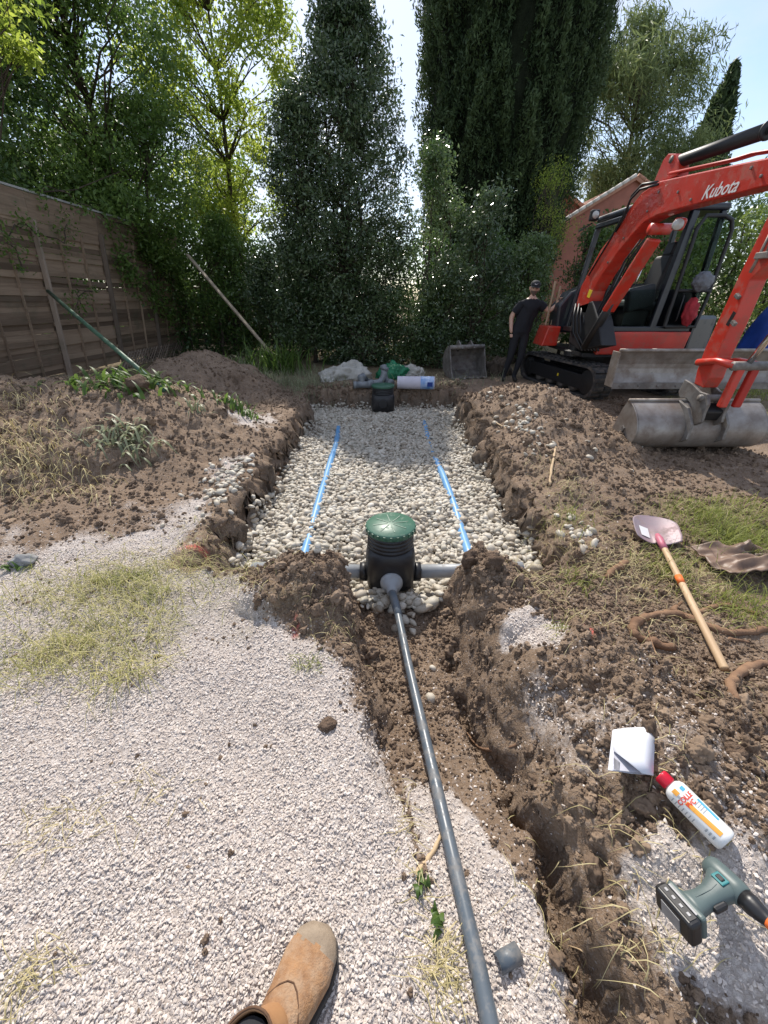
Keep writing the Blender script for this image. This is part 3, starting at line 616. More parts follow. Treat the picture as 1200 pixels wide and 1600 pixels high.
tree('ash_tree', 'feathery green tree spilling over the fence end beside the pale batten', (-6.9, 12.4, 0), 5, ell(-5.6, 12.2, 2.2, 5.4, 1.5, 1.2), 170, 85, .42, .095, LF_mid, .09, None, .32)
_c = Pd(18, 22, 7.2)
tree('overhanging_branch', 'bright sunlit leafy branch hanging in at the very top left corner', (-7.4, 7.4, 0), 6, ell(_c[0]-.1, 7.2, _c[2]-.35, _c[2]+.7, .5, .4), 22, 36, .22, .10, LF_lime, .05, None, .4, 'tree', 1, .9, None, 0, 0, .7, (_c[0]-.3, 7.2, _c[2]+.2))
def bay(t):
    z = .3+6.5*t; k = .62+1.1*t if t < .25 else (1.0 if t < .5 else 1-((t-.5)/.5)**1.5*.82); return -.95+.12*t, 11.6, z, 1.72*k, 1.5*k
tree('bay_tree', 'tall dark evergreen rising to a point behind the middle of the pit', (-.95, 11.6, 0), 6.8, bay, 820, 85, .32, .095, LF_bay, .07, None, .36, 'tree', 6, .35, bough=False)
def bay2(t):
    z = .4+4.9*t; k = .8 if t < .6 else .8*(1-((t-.6)/.4)**2*.8); return -2.0+.15*t, 11.2, z, .95*k, .9*k
tree('bay_tree', 'shorter rounded evergreen joined to the left flank of the tall dark one', (-2.0, 11.2, 0), 5, bay2, 200, 85, .36, .10, LF_bay, .05, None, .36, 'tree', 3, .4, bough=False)
HG = 'evergreen shrubs along the back'
tree('laurel_shrub', 'glossy light-leaved shrub between the dark evergreen and the black cypress', (.95, 11.0, 0), 4, ell(1.0, 10.9, .2, 4.3, .78, .7, 'col'), 150, 75, .33, .085, LF_laurel, .05, HG, .4, 'shrub', 4, .4)
tree('laurel_shrub', 'dense dark shrub directly behind the standing man', (2.5, 10.6, 0), 3.4, ell(2.35, 10.6, .1, 3.4, .95, .7, 'col'), 170, 75, .33, .085, LF_bay, .05, HG, .4, 'shrub', 4, .4)
tree('laurel_shrub', 'low shaded shrub behind the spare digger bucket', (1.5, 10.4, 0), 2.2, ell(1.5, 10.5, .1, 2.3, .85, .6, 'col'), 110, 75, .32, .085, LF_bay, .04, HG, .4, 'shrub', 4, .4)
tree('laurel_shrub', 'leafy green shrub left of the man between two taller shrubs', (3.5, 10.9, 0), 2.6, ell(3.5, 10.9, .1, 2.7, .8, .6, 'col'), 110, 75, .34, .085, LF_laurel, .04, HG, .4, 'shrub', 4, .4)
tree('laurel_shrub', 'shaded undergrowth shrub at the foot of the tall evergreen', (-.6, 10.7, 0), 1.6, ell(-.6, 10.8, .05, 1.9, 1.3, .5, 'col'), 130, 70, .3, .08, LF_bay, .03, HG, .4, 'shrub', 4, .4)
tree('laurel_shrub', 'dark shrub in the fence corner left of the tall evergreen', (-3.1, 12.0, 0), 2.4, ell(-3.1, 12.0, .05, 2.6, .8, .6, 'col'), 130, 75, .34, .08, LF_bay, .04, HG, .4, 'shrub', 4, .4)
tree('laurel_shrub', 'bushy shrub leaning over the back fence', (-4.6, 13.0, 0), 3, ell(-4.5, 12.9, .4, 3.3, 1.2, .7, 'col'), 120, 75, .36, .09, LF_mid, .05, HG, .4, 'shrub', 4, .4)
tree('tamarisk_shrub', 'thin feathery pale green shrub against the salmon house wall', (4.35, 12.6, 0), 4.2, ell(4.3, 12.6, .6, 4.6, .5, .5, 'col'), 120, 45, .35, .05, LF_lime, .03, None, .3, 'shrub', 5, .6, (0, 0, 1), .5)
tree('viburnum_shrub', 'dark leafy shrub in front of the house beside the cab roof', (5.6, 12.4, 0), 3.2, ell(5.6, 12.4, .2, 3.3, .6, .6, 'col'), 110, 65, .34, .09, LF_dark, .05, None, .45, 'shrub', 4, .4)
# far hedge behind everything
def hedge(name, label, x0, x1, yc, z1, dep, n, size, mat, cat='hedge', zfun=None):
    o = empty(name, ((x0+x1)/2, yc, 0), label, cat); x = rng.uniform(x0, x1, n); zt = z1+.35*fbm(x*1.1, x*0+yc, 3, 131); z = rng.random(n)*zt
    y = yc+rng.normal(0, 1, n)*dep*.5+.25*fbm(x*1.5, z*1.5, 3, 132)
    leafmesh('foliage', np.stack([x, y, z], 1), size, mat, o, .5, None, 0, 0, np.clip(.5+fbm(x*1.3, z*1.3, 3, 133), 0, 1))
    K = MB()
    for i in range(int((x1-x0)*2.2)):
        xx = x0+(i+.5)/2.2; K.tube([(xx, yc, -.1), (xx+random.uniform(-.2, .2), yc+.1, z1*.5), (xx+random.uniform(-.4, .4), yc, z1*.9)], [.04, .03, .01], 5)
    K.build('stems', M_bark, o); return o
hedge('hedge', 'long dark hedge closing the garden behind the shrubs', -7.2, 4.6, 13.1, 3.0, .9, 34000, .11, LF_dark)
hedge('ivy_hedge', 'bright ivy-covered hedge lit by the sun behind the excavator cab', 5.0, 13.5, 10.6, 3.35, .75, 26000, .115, LF_ivy)
hedge('hedge', 'tall hedge outside the garden beyond the left fence', -17, -5.2, 18.5, 6.4, 1.2, 26000, .2, LF_mid)

def cypress(name, label, base, H_, prof, n, mat, size, core=.80, cat='cypress'):
    o = empty(name, base, label, cat); bx, by, bz = base; K = MB()
    K.tube([(bx, by, -.2), (bx, by, H_*.45), (bx, by, H_*.96)], [.26*H_/10, .16*H_/10, .02], 8); K.build('trunk', M_bark, o, True)
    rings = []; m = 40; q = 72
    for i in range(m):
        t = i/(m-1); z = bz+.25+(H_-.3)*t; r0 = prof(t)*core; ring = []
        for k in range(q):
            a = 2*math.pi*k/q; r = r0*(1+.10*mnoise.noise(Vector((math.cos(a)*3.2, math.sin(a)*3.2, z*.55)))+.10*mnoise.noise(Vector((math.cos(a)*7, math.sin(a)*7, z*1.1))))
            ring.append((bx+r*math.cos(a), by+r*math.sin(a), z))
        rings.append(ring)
    MB().loft(rings).build('light_block_core', M_core, o, True)  # solid core added inside the crown to block light coming through
    t = rng.random(n*2); keep = rng.random(n*2) < np.array([prof(v) for v in t])/max(prof(v) for v in np.linspace(0, 1, 30)); t = t[keep][:n]; a = rng.uniform(0, 2*np.pi, len(t))
    z = bz+.2+(H_-.2)*t; col = fbm(np.cos(a)*4.5+np.sin(a)*9, np.sin(a)*4.5+z*.55, 4, 141); col2 = fbm(a*9, z*1.5, 3, 142)
    r = np.array([prof(v) for v in t])*(.86+.17*col+.10*col2)+rng.normal(0, .06, len(t))
    C = np.stack([bx+r*np.cos(a), by+r*np.sin(a), z+rng.normal(0, .06, len(t))], 1)
    ax = np.stack([np.cos(a)*.45, np.sin(a)*.45, np.ones(len(t))], 1); leafmesh('crown', C, size, mat, o, .30, ax, .42, 0, np.clip(.45+col*.7+col2*.4, 0, 1)); return o
M_core = simple('dark_core_fill', (.020, .026, .014), 1.0, .5, 4, 0, 1.0, None, None, .1, .05)  # near-black colour gives the added core the shade of a dense crown
cypress('cypress', 'huge dark columnar cypress behind the man and the shrubs', (4.15, 18.2, 0), 12.0, lambda t: 2.68*min(1, .84+.16*t/.35)*(1+.14*max(0, min(1, (t-.3)/.4)))*(1-max(0, (t-.80)/.20)**2.2)**.8+.02, 165000, LF_cyp, .14)
cypress('conifer', 'small dark spiky conifer far behind the boom cylinder at the right', (float(Pd(1150, 95, 30)[0]), 30, 0), float(Pd(1150, 92, 30)[2]), lambda t: 2.6*(1-t)**.8*min(1, .5+2*t)+.02, 12000, LF_cyp, .5, .62, 'conifer')
_t, _b = Pd(1030, 32, 28), Pd(985, 330, 28)
tree('pine_tree', 'grey-green pine with bare lower branches far behind the house', (_b[0]-.3, 28, 0), 12, lambda t: (_b[0]+(_t[0]-_b[0])*t, 28, _b[2]+(_t[2]-_b[2])*t, 3.9*math.sin(math.pi*min(1, .12+.86*t))**.7, 2.6), 300, 120, .9, .36, LF_pine, .24, None, .15, 'tree', 2, .5, (-.45, 0, .8), .45)
tree('pine_tree', 'shaded conifer foliage low behind the boom at the right edge', (17.0, 21, 0), 7, ell(17.8, 21, 1.0, 7.0, 4.4, 2.0), 160, 70, .8, .28, LF_dark, .2, None, .14, 'tree', 2, .4)
# ivy and climbers on the fence, weeds at its foot
def climber(name, label, spots, size, mat, per, cat='climber', base=None, zr=.3):
    c0 = spots[0]; o = empty(name, base or c0[:3], label, cat); P = []; K = MB()
    for (x, y, z, r) in spots:
        k = int(per*r*r*9); P.append(np.array([x, y, z])+rng.normal(size=(k, 3))*np.array([.09, r*.55, r*.55]))
    for s0, s1 in zip(spots[:-1], spots[1:]): limb(K, s0[:3], s1[:3], .012, .008, 4, .15, 5)
    limb(K, o.location, spots[0][:3], .014, .012, 4, .1, 5)
    K.build('stem', M_bark, o); leafmesh('leaves', np.concatenate(P), size, mat, o, .5); return o
def fx(px, py, x=-6.0):
    p = Px(px, py, x); return (float(p[0]), float(p[1]), float(p[2]))
climber('climbing_ivy', 'ivy clump hanging on the middle of the timber fence', [(*fx(265, 490), .35), (*fx(240, 455), .45), (*fx(205, 430), .4), (*fx(190, 400), .25), (*fx(285, 450), .45), (*fx(300, 480), .35), (*fx(320, 440), .6)], .10, LF_mid, 190)
climber('climbing_ivy', 'thin climber trailing down the fence at the left edge', [(*fx(35, 420), .14), (*fx(25, 390), .22), (*fx(10, 380), .3), (*fx(40, 350), .2), (*fx(55, 365), .22), (*fx(100, 380), .25), (*fx(105, 350), .3)], .07, LF_mid, 110)
climber('climbing_ivy', 'small climber sprig beside the green prop pole', [(*fx(130, 480), .2), (*fx(120, 460), .22), (*fx(145, 455), .2), (*fx(115, 490), .15)], .07, LF_mid, 110)
climber('climbing_ivy', 'thick greenery pouring over the far end of the fence', [(*fx(360, 470, -5.4), .35), (*fx(345, 440, -5.6), .5), (*fx(330, 400, -5.8), .6), (*fx(370, 420, -5.4), .7), (*fx(395, 460, -5.2), .5)], .10, LF_mid, 100)
climber('climbing_ivy', 'dark twiggy creeper along the top of the fence', [(*fx(250, 400, -6.1), .3), (*fx(220, 370), .3), (*fx(170, 345), .3), (*fx(120, 318), .25), (*fx(60, 300), .25), (*fx(280, 360), .5)], .09, LF_mid, 110)
def weed(name, label, c, n, L, wd, lean, mat, sp=.1, cat='weed', group=None):
    o = empty(name, c, label, cat, group); x, y = cloud((c[0], c[1], sp, sp*.6, n)); b = blades('leaves', x, y, rng.uniform(.5, 1, n)*L, wd, rng.uniform(.3, 1, n)*lean, mat, '', '', 5, 1, None, 0, 'thing', o)
    b.data.transform(Matrix.Translation(-Vector(ORI[o.name]))); return o
LF_weed = leafmat('weed_leaf', (.05, .10, .02), (.12, .19, .04), .4, .45, .4)
def wp(px, py, dz=0): q = G(px, py); return (float(q[0]), float(q[1]), float(q[2]))
weed('leafy_weed', 'broad green weeds growing at the fence foot beside the green pole', wp(175, 605), 70, .36, .05, 1.6, LF_weed, .32)
weed('leafy_weed', 'green weeds at the fence foot below the lattice', wp(240, 596), 45, .34, .045, 1.7, LF_weed, .25)
weed('leafy_weed', 'weed sprouting between the two left spoil heaps', wp(372, 640), 45, .32, .03, 1.6, LF_weed, .12)
weed('sedge_tuft', 'grey-green tuft of strap leaves lying on the left spoil heap', wp(195, 690), 60, .42, .028, 2.6, M_sedge, .14)
weed('sedge_tuft', 'small pale sprig just left of the weed between the heaps', wp(305, 640), 18, .3, .02, 1.8, M_sedge, .1)
weed('iris_clump', 'tall upright green blades in the back corner left of the white sheet', (-2.6, 9.6, 0), 200, 1.0, .035, .9, LF_weed, .45, 'plant')
weed('iris_clump', 'green leafy clump where the pale batten meets the ground', (-3.5, 9.2, 0), 110, .7, .04, 1.2, LF_weed, .4, 'plant')
weed('leafy_weed', 'small two-leaved weed beside the pipe near the boot', wp(683, 1440), 7, .06, .02, 1.8, LF_weed, .015)
weed('leafy_weed', 'tiny weed by the forked stick left of the pipe', wp(660, 1385), 8, .055, .018, 1.8, LF_weed, .015)
weed('leafy_weed', 'bright weed by the grey stone at the left edge', wp(25, 888), 10, .08, .025, 1.2, LF_weed, .03)
# ------------------------------------------------------------------ excavator
M_red = simple('red_paint', (.58, .040, .022), .38, .18, 3, 0, .05, None, ((.27, .13, .09), 7, .49, .6), .5, .002, .25)
M_reddk = simple('dark_red_paint', (.40, .02, .012), .45, .2, 4, 0, .05)
M_navy = simple('navy_black_paint', (.020, .024, .034), .35, .3, 4, 0, .05, None, ((.07, .065, .06), 6, .55, .4), .5, .002, .2)
M_blk = simple('black_plastic', (.016, .016, .018), .5, .3, 8, 0, .1)
M_rub = simple('track_rubber', (.045, .044, .045), .75, .3, 7, 0, .3, None, ((.17, .14, .115), 9, .46, .65))
M_steel = simple('worn_steel', (.34, .315, .29), .48, .3, 5, .4, .25, (.19, .155, .13), ((.20, .14, .10), 4, .5, .65), .5, .003)
M_steeld = simple('dirty_steel', (.24, .225, .21), .6, .35, 9, .25, .35, (.11, .095, .085), ((.16, .115, .085), 7, .52, .6), .5, .003)
M_chr = simple('chrome_rod', (.75, .75, .75), .18, .1, 5, 1.0, 0)
M_white = simple('white_paint', (.78, .77, .75), .5, .08, 6, 0, 0)
M_yel = simple('yellow_sticker', (.75, .55, .03), .5, .1, 6, 0, 0)
M_seat = simple('grey_seat', (.035, .04, .046), .7, .3, 9, 0, .2)
M_lens, _nt, _b = newmat('lamp_lens'); _b.inputs['Base Color'].default_value = (.45, .45, .42, 1); _b.inputs['Roughness'].default_value = .15; _b.inputs['Coat Weight'].default_value = .6
M_glass, _nt, _b = newmat('tinted_glass'); _b.inputs['Base Color'].default_value = (.72, .84, .80, 1); _b.inputs['Roughness'].default_value = .03; _b.inputs['Transmission Weight'].default_value = 1; _b.inputs['IOR'].default_value = 1.05
M_bag = simple('clear_plastic_bag', (.14, .145, .16), .25, .4, 14, 0, .8, (.16, .17, .20), None, .6, .02)
M_redcloth = simple('red_cloth', (.38, .02, .03), .8, .4, 12, 0, .6)
M_blue = simple('blue_tarp', (.01, .05, .30), .55, .4, 4, 0, .4)
def excavator():
    E = empty('excavator', (4.2, 7.8, 0), 'orange-red compact tracked excavator parked right of the pit with its boom reaching forward', 'excavator')
    # --- tracks: outer left bottom line from (3.0,8.8) to (3.42,6.6)
    fw = np.array([.19, -.982, 0]); lat = np.array([.982, .19, 0]); up = np.array([0, 0, 1.0])
    def track(c):          # c: centre of the track on the ground
        L, hh, w = 2.45, .52, .36
        prof = []; rr = hh/2
        for k in range(11):
            a = -math.pi/2+math.pi*k/10; prof.append((L/2-rr+rr*math.cos(a), rr+rr*math.sin(a)))
        for k in range(11):
            a = math.pi/2+math.pi*k/10; prof.append((-L/2+rr+rr*math.cos(a), rr+rr*math.sin(a)))
        P3 = lambda u, v, s: c+fw*u+up*v+lat*s
        K = MB(); n = len(prof); inn = [(u*.955, .26+(v-.26)*.86) for u, v in prof]
        V = [P3(u, v, -w/2) for u, v in prof]+[P3(u, v, w/2) for u, v in prof]+[P3(u, v, -w/2) for u, v in inn]+[P3(u, v, w/2) for u, v in inn]
        F = []
        for i in range(n):
            j = (i+1) % n; F += [(i, j, n+j, n+i), (2*n+i, 3*n+i, 3*n+j, 2*n+j), (i, 2*n+i, 2*n+j, j), (n+i, n+j, 3*n+j, 3*n+i)]
        K.add(V, F); T = K.build('track', M_rub, E)
        # lugs around the belt
        per = []; pp = prof+[prof[0]]
        seg = [math.dist(pp[i], pp[i+1]) for i in range(n)]; tot = sum(seg); N = 40; lugme = None
        for k in range(N):
            s = tot*(k+.5)/N; i = 0
            while s > seg[i]: s -= seg[i]; i += 1
            t = s/seg[i]; u = pp[i][0]+(pp[i+1][0]-pp[i][0])*t; v = pp[i][1]+(pp[i+1][1]-pp[i][1])*t; tx, tv = pp[i+1][0]-pp[i][0], pp[i+1][1]-pp[i][1]; q = math.hypot(tx, tv); tx /= q; tv /= q
            ex = fw*tx+up*tv; nz = fw*tv-up*tx; Mx = Matrix((Vector(ex), Vector(lat), Vector(nz))).transposed()
            if lugme is None:
                b = MB(); b.box((0, -.092, 0), (.062, .165, .03)); b.box((0, .092, 0), (.062, .165, .03)); lugme = b.mesh('lug'); lugme.materials.append(M_rub)
            o = bpy.data.objects.new('lug', lugme); COL.objects.link(o); o.parent = T; o.matrix_local = Matrix.Translation(Vector(P3(u, v, 0)+nz*.012-ORI[E.name])) @ Mx.to_4x4()
        for sd in (-1, 1):
            s = sd*w*.38
            MB().prism([P3(u, v, s-.02*sd) for u, v in ((-.95, .14), (.9, .12), (1.0, .25), (.85, .36), (-.9, .38), (-1.05, .26))], lat*.04*sd).build('track_frame', M_blk, T, bevel=.01)
        for u in (-.55, -.18, .2, .56): MB().lathe([(.085, -.13), (.085, .13)], P3(u, .125, 0), 14, lat).build('roller', M_steeld, T, True)
        MB().lathe([(.05, -.17), (.2, -.15), (.2, .15), (.05, .17)], P3(L/2-rr, .26, 0), 20, lat).build('idler_wheel', M_blk, T)
        MB().lathe([(.05, -.17), (.12, -.165), (.2, -.12), (.2, .12), (.12, .165), (.05, .17)], P3(-L/2+rr, .26, 0), 20, lat).build('drive_sprocket', M_blk, T)
        q = P3(.15, .26, -w*.38-.025); MB().box(q, (.012, .03, .05), Matrix((Vector(lat), Vector(fw), Vector(up))).transposed()).build('yellow_tag', M_yel, T)
    c0 = np.array([3.21, 7.72, .01])+lat*.19; track(c0); track(c0+lat*1.52)
    cc = c0+lat*.76
    MB().prism([cc+fw*a+lat*b+up*.22 for a, b in ((-.7, -.6), (.6, -.6), (.6, .6), (-.7, .6))], (0, 0, .22)).build('chassis', M_blk, E, bevel=.03)
    MB().lathe([(.5, .42), (.5, .66), (.42, .70)], (cc[0], cc[1], 0), 28).build('turntable', M_blk, E)
    # --- dozer blade
    y0 = 5.75; bl, br = Pd(962, 572, y0), Pd(1226, 572, y0)
    prof = []
    for k in range(9):
        t = k/8; prof.append((y0+.10*math.sin(math.pi*t)-.02, (.39+.49*t)))
    pr = [(bl[0], a, z) for a, z in prof]+[(bl[0], a+.03, z) for a, z in prof[::-1]]
    B = MB().prism(pr, (br[0]-bl[0], 0, 0)).build('dozer_blade', M_steel, E, bevel=.004)
    MB().tube([(bl[0]-.004, prof[-1][0]+.008, .885), (br[0]+.004, prof[-1][0]+.008, .885)], .024, 10).build('top_rail', M_steel, B, True)
    MB().box(((bl[0]+br[0])/2, y0-.024, .415), (br[0]-bl[0]-.02, .014, .09)).build('cutting_edge', M_steeld, B, bevel=.003)
    for xx in (bl[0], br[0]): MB().box((xx, y0+.06, .63), (.022, .19, .47)).build('end_plate', M_steel, B, bevel=.004)
    for sx in (-.45, .45): MB().beam((4.35+sx, y0+.08, .6), (cc[0]+sx*.9, cc[1]-.55, .36), .1, .13).build('push_arm', M_blk, B, bevel=.01)
    # --- upper body, front facing -X
    MB().prism([(3.30, 6.88, .66), (5.15, 6.88, .66), (5.5, 7.2, .66), (5.5, 8.5, .66), (3.35, 8.5, .66)], (0, 0, .06)).build('deck', M_blk, E)
    z0, z1 = .70, 1.045
    MB().prism([(3.50, 6.84, z0), (4.93, 6.84, z0), (4.97, 6.84, z1), (3.60, 6.84, z1)], (0, .12, 0)).build('side_skirt', M_red, E, bevel=.02)
    MB().prism([(3.02, 8.02, .72), (3.32, 8.02, .72), (3.34, 8.02, 1.06), (3.10, 8.02, 1.06)], (0, .5, 0)).build('front_skirt', M_red, E, bevel=.02)
    MB().prism([(4.99, 6.88, .72), (5.55, 7.15, .72), (5.6, 8.45, .72), (4.99, 8.5, .72)], (0, 0, .55)).build('counterweight', M_navy, E, bevel=.05)
    # hood right of the operator, seen left of the boom
    hood = [Pd(868, 520, 8.15), Pd(873, 478, 8.15), Pd(893, 456, 8.15), Pd(925, 442, 8.15), Pd(935, 520, 8.15)]
    MB().prism(hood, (0, .42, 0)).build('hood', M_navy, E, bevel=.04, seg=3)
    MB().prism([(3.36, 7.0, 1.0), (5.0, 7.0, 1.0), (5.0, 8.0, 1.0), (3.36, 8.0, 1.0)], (0, 0, .07)).build('cab_floor', M_blk, E)
    # cab frame
    def pil(name, a, b, w=.075, m=M_navy): return MB().beam(a, b, w, w, (1, 0, 0)).build(name, m, E, bevel=.015)
    yl, yr = 6.93, 7.95; zt = 2.62
    pil('front_pillar', (3.52, yl, 1.04), (3.66, yl, zt)); pil('front_pillar', (3.42, yr, 1.04), (3.60, yr, zt-.02))
    pil('door_pillar', (4.34, yl, 1.04), (4.47, yl, zt), .10); pil('rear_pillar', (4.92, yl, 1.04), (4.88, yl, zt)); pil('rear_pillar', (4.92, yr, 1.04), (4.88, yr, zt))
    MB().prism([(3.58, yl-.05, zt), (4.95, yl-.05, zt), (4.95, yr+.05, zt), (3.56, yr+.05, zt)], (0, 0, .09)).build('roof', M_navy, E, bevel=.035, seg=3)
    pil('roof_rail', (3.62, yl, zt-.05), (3.58, yr, zt-.05)); pil('sill_rail', (3.45, yl-.01, 1.08), (4.92, yl-.01, 1.08), .08)
    MB().prism([(4.88, yl+.05, 1.1), (4.95, yl+.05, 1.1), (4.95, yl+.05, 1.65), (4.88, yl+.05, 1.65)], (0, .9, 0)).build('rear_panel', M_navy, E)
    MB().prism([(3.62, yl+.0, 1.12), (4.33, yl, 1.12), (4.42, yl, 1.65), (3.66, yl, 1.62)], (0, .012, 0)).build('door_lower_window', M_glass, E)
    # door swung back: rounded glazed frame behind the door pillar
    dr = []
    for (a, b) in ((4.50, 1.12), (4.98, 1.12), (5.02, 1.5), (5.03, 2.0), (5.03, 2.38), (4.98, 2.50), (4.86, 2.55), (4.60, 2.55), (4.52, 2.4)): dr.append((a, 6.84, b))
    MB().tube(dr+[dr[0]], .028, 8, False).build('door_frame', M_blk, E, True)
    MB().prism(dr, (0, .008, 0)).build('door_glass', M_glass, E)
    MB().tube([(4.52, 6.83, 1.62), (5.02, 6.83, 1.62)], .024, 8).build('door_rail', M_blk, E, True)
    MB().tube([(4.60, 6.79, 1.2), (4.60, 6.76, 1.22), (4.60, 6.76, 1.55), (4.60, 6.79, 1.57)], .012, 6).build('door_handle', M_blk, E, True)
    MB().prism([(3.5, yr+.02, 1.06), (4.9, yr+.02, 1.06), (4.9, yr+.02, 1.75), (3.6, yr+.02, 1.75)], (0, .02, 0)).build('shade_panel', M_blk, E)  # black sheet added on the far side to darken the cab interior
    for (xa, xb) in ((3.75, 3.85), (4.05, 4.1)): MB().box(((xa+xb)/2, 7.75, 1.6), (.09, .3, .5)).build('control_box', M_blk, E, bevel=.02)
    # seat
    Sx = MB().box((4.25, 7.45, 1.42), (.5, .5, .14), (0, .06, 0)).build('seat', M_seat, E, bevel=.05, seg=3)
    MB().box((4.52, 7.45, 1.80), (.13, .46, .66), (0, .18, 0)).build('backrest', M_blk, Sx, bevel=.05, seg=3); MB().box((4.62, 7.45, 2.2), (.1, .26, .2), (0, .18, 0)).build('headrest', M_blk, Sx, bevel=.04, seg=3)
    MB().box((4.22, 7.45, 1.22), (.4, .4, .26)).build('seat_base', M_blk, Sx, bevel=.02)
    MB().box((4.12, 7.10, 1.52), (.42, .15, .34), (0, -.2, 0)).build('lever_console', M_seat, E, bevel=.04, seg=3)
    lv = MB().tube([(3.98, 7.10, 1.66), (4.0, 7.09, 1.8), (4.03, 7.08, 1.95)], .011, 6).build('control_lever', M_chr, E, True); MB().lathe([(.0, 0), (.022, .01), (.026, .05), (.018, .09), (0, .1)], (4.03, 7.08, 1.93), 10).build('knob', M_redcloth, lv, True)
    MB().box((3.62, 7.35, 1.45), (.1, .34, .5), (0, .1, 0)).build('bellows_console', M_blk, E, bevel=.02)
    # bag and red cloth hung on the door
    def blob(name, c, r, m, seed, par=None):
        bm = bmesh.new(); bmesh.ops.create_icosphere(bm, subdivisions=4, radius=1)
        for v in bm.verts:
            d = v.co.copy(); k = 1+.22*mnoise.noise(d*2.2+Vector((seed, 0, 0)))+.13*mnoise.noise(d*6+Vector((0, seed, 0))); v.co = Vector((d.x*r[0], d.y*r[1], d.z*r[2]))*k+Vector(c)-Vector(ORI[par.name] if par is not None else (0, 0, 0))
        me = bpy.data.meshes.new(name); bm.to_mesh(me); bm.free(); return link(name, me, m, par, True)
    q = Pd(1098, 440, 6.74); b_ = blob('plastic_bag', tuple(q), (.15, .09, .13), M_bag, 3); tag(b_, 'crumpled clear plastic bag hung on the open cab door', 'bag')
    q = Pd(1078, 488, 6.74); b_ = blob('red_cloth', tuple(q), (.11, .07, .19), M_redcloth, 5); tag(b_, 'red work cloth hanging inside the excavator door below the plastic bag', 'cloth')
    # work lights
    q = Pd(930, 336, 7.86); lt = MB().box(q+np.array([0, .03, 0]), (.14, .09, .15)).build('work_light', M_blk, E, bevel=.02); MB().lathe([(.055, 0), (.05, .018), (0, .024)], q+np.array([-.003, -.018, 0]), 18, (0, -1, 0)).build('lens', M_lens, lt, True)
    MB().tube([q+np.array([.0, .05, -.1]), q+np.array([-.2, .04, -.22])], .01, 6).build('mirror_arm', M_blk, E)
    # --- boom (side plates traced at x = 3.30)
    XL = 3.30; BW = .21
    top = [(897, 486), (908, 447), (938, 391), (968, 352), (987, 321), (1003, 301), (1030, 283), (1143, 258), (1200, 246), (1240, 241), (1262, 250)]
    bot = [(1262, 272), (1235, 282), (1183, 294), (1050, 329), (1024, 337), (1005, 348), (988, 366), (965, 394), (940, 430), (926, 455), (915, 490)]
    pts = [Px(a, b, XL) for a, b in top+bot]
    Bm = MB().prism(pts, (BW, 0, 0)).build('boom', M_red, E, bevel=.012)
    wl = lambda px, py, x=XL: Px(px, py, x)
    # lettering on the boom side, laid in the plane x = XL
    a = wl(1098, 303); b = wl(1154, 289); uu = Vector(b-a); size = uu.length; uu.normalize(); nn = Vector((-1, 0, 0)); vv = nn.cross(uu); c = (Vector(a)+Vector(b))/2+Vector((-.002, 0, 0))
    Mx = Matrix.Translation(c) @ Matrix((uu, vv, nn)).transposed().to_4x4()
    textmesh('lettering', 'Kubota', size*.335, M_white, Mx, Bm, .35, .0015, .0012)
    st = [wl(921, 452), wl(917, 464), wl(921, 466), wl(926, 454)]; MB().prism(st, (-.003, 0, 0)).build('sticker', M_yel, Bm)
    # bracket for the arm cylinder, cylinder itself
    br_ = [wl(1020, 287, XL+.04), wl(1036, 250, XL+.04), wl(1044, 240, XL+.04), wl(1056, 240, XL+.04), wl(1060, 252, XL+.04), wl(1058, 275, XL+.04)]
    MB().prism(br_, (.13, 0, 0)).build('cylinder_bracket', M_red, Bm, bevel=.008); pin = wl(1048, 249, XL+.03); MB().tube([pin, pin+np.array([.16, 0, 0])], .035, 14).build('pin', M_steeld, Bm, True)
    c1 = wl(1056, 254, XL+.11); c2 = wl(1199, 204, XL+.11); c3 = c2+(c2-c1)*.25
    MB().tube([c1, c1+(c2-c1)*.05, c2], [.055, .062, .062], 18).build('arm_cylinder', M_blk, Bm, True); MB().tube([c2, c2+(c3-c2)*.05, c2+(c3-c2)*.06], [.072, .072, .05], 18).build('cylinder_head', M_blk, Bm, True); MB().tube([c2, c3], .032, 12).build('cylinder_rod', M_chr, Bm, True)
    rl = [wl(1046, 271, XL+.02), wl(1143, 250, XL+.02), wl(1175, 240, XL+.02), wl(1200, 236, XL+.02), wl(1240, 228, XL+.02)]
    MB().tube(rl, .014, 8).build('hydraulic_pipe', M_reddk, Bm, True); MB().tube([p+np.array([.05, 0, .0]) for p in rl], .014, 8).build('hydraulic_pipe', M_reddk, Bm, True)
    hz = [wl(1028, 288, XL-.02), wl(1000, 296, XL-.03), wl(985, 312, XL-.03), wl(975, 340, XL-.02), wl(962, 362, XL-.01)]
    MB().tube(hz, .014, 8).build('hydraulic_hose', M_blk, Bm, True); hz2 = [wl(1030, 284, XL+.05), wl(1004, 288, XL+.03), wl(988, 305, XL), wl(978, 330, XL), wl(955, 372, XL), wl(920, 430, XL)]
    MB().tube(hz2, .016, 8).build('hydraulic_hose', M_blk, Bm, True)
    # boom lamp
    q = wl(1049, 350, XL-.0); lm = MB().box(q+np.array([.09, 0, 0]), (.12, .1, .12), (.3, 0, 0)).build('boom_light', M_red, Bm, bevel=.03, seg=3); MB().lathe([(.06, 0), (.052, .02), (0, .03)], q+np.array([.05, -.045, -.01]), 18, (-.45, -1, .1)).build('lens', M_lens, lm, True)
    lug = wl(1015, 358, XL-.01); MB().tube([lug, lug+np.array([.25, 0, 0])], .06, 18).build('cylinder_pin', M_red, Bm, True)
    # lift cylinder with its red guard
    ca = wl(1022, 374, XL+.06); cb = wl(950, 486, XL+.02); cd = wl(918, 540, XL)
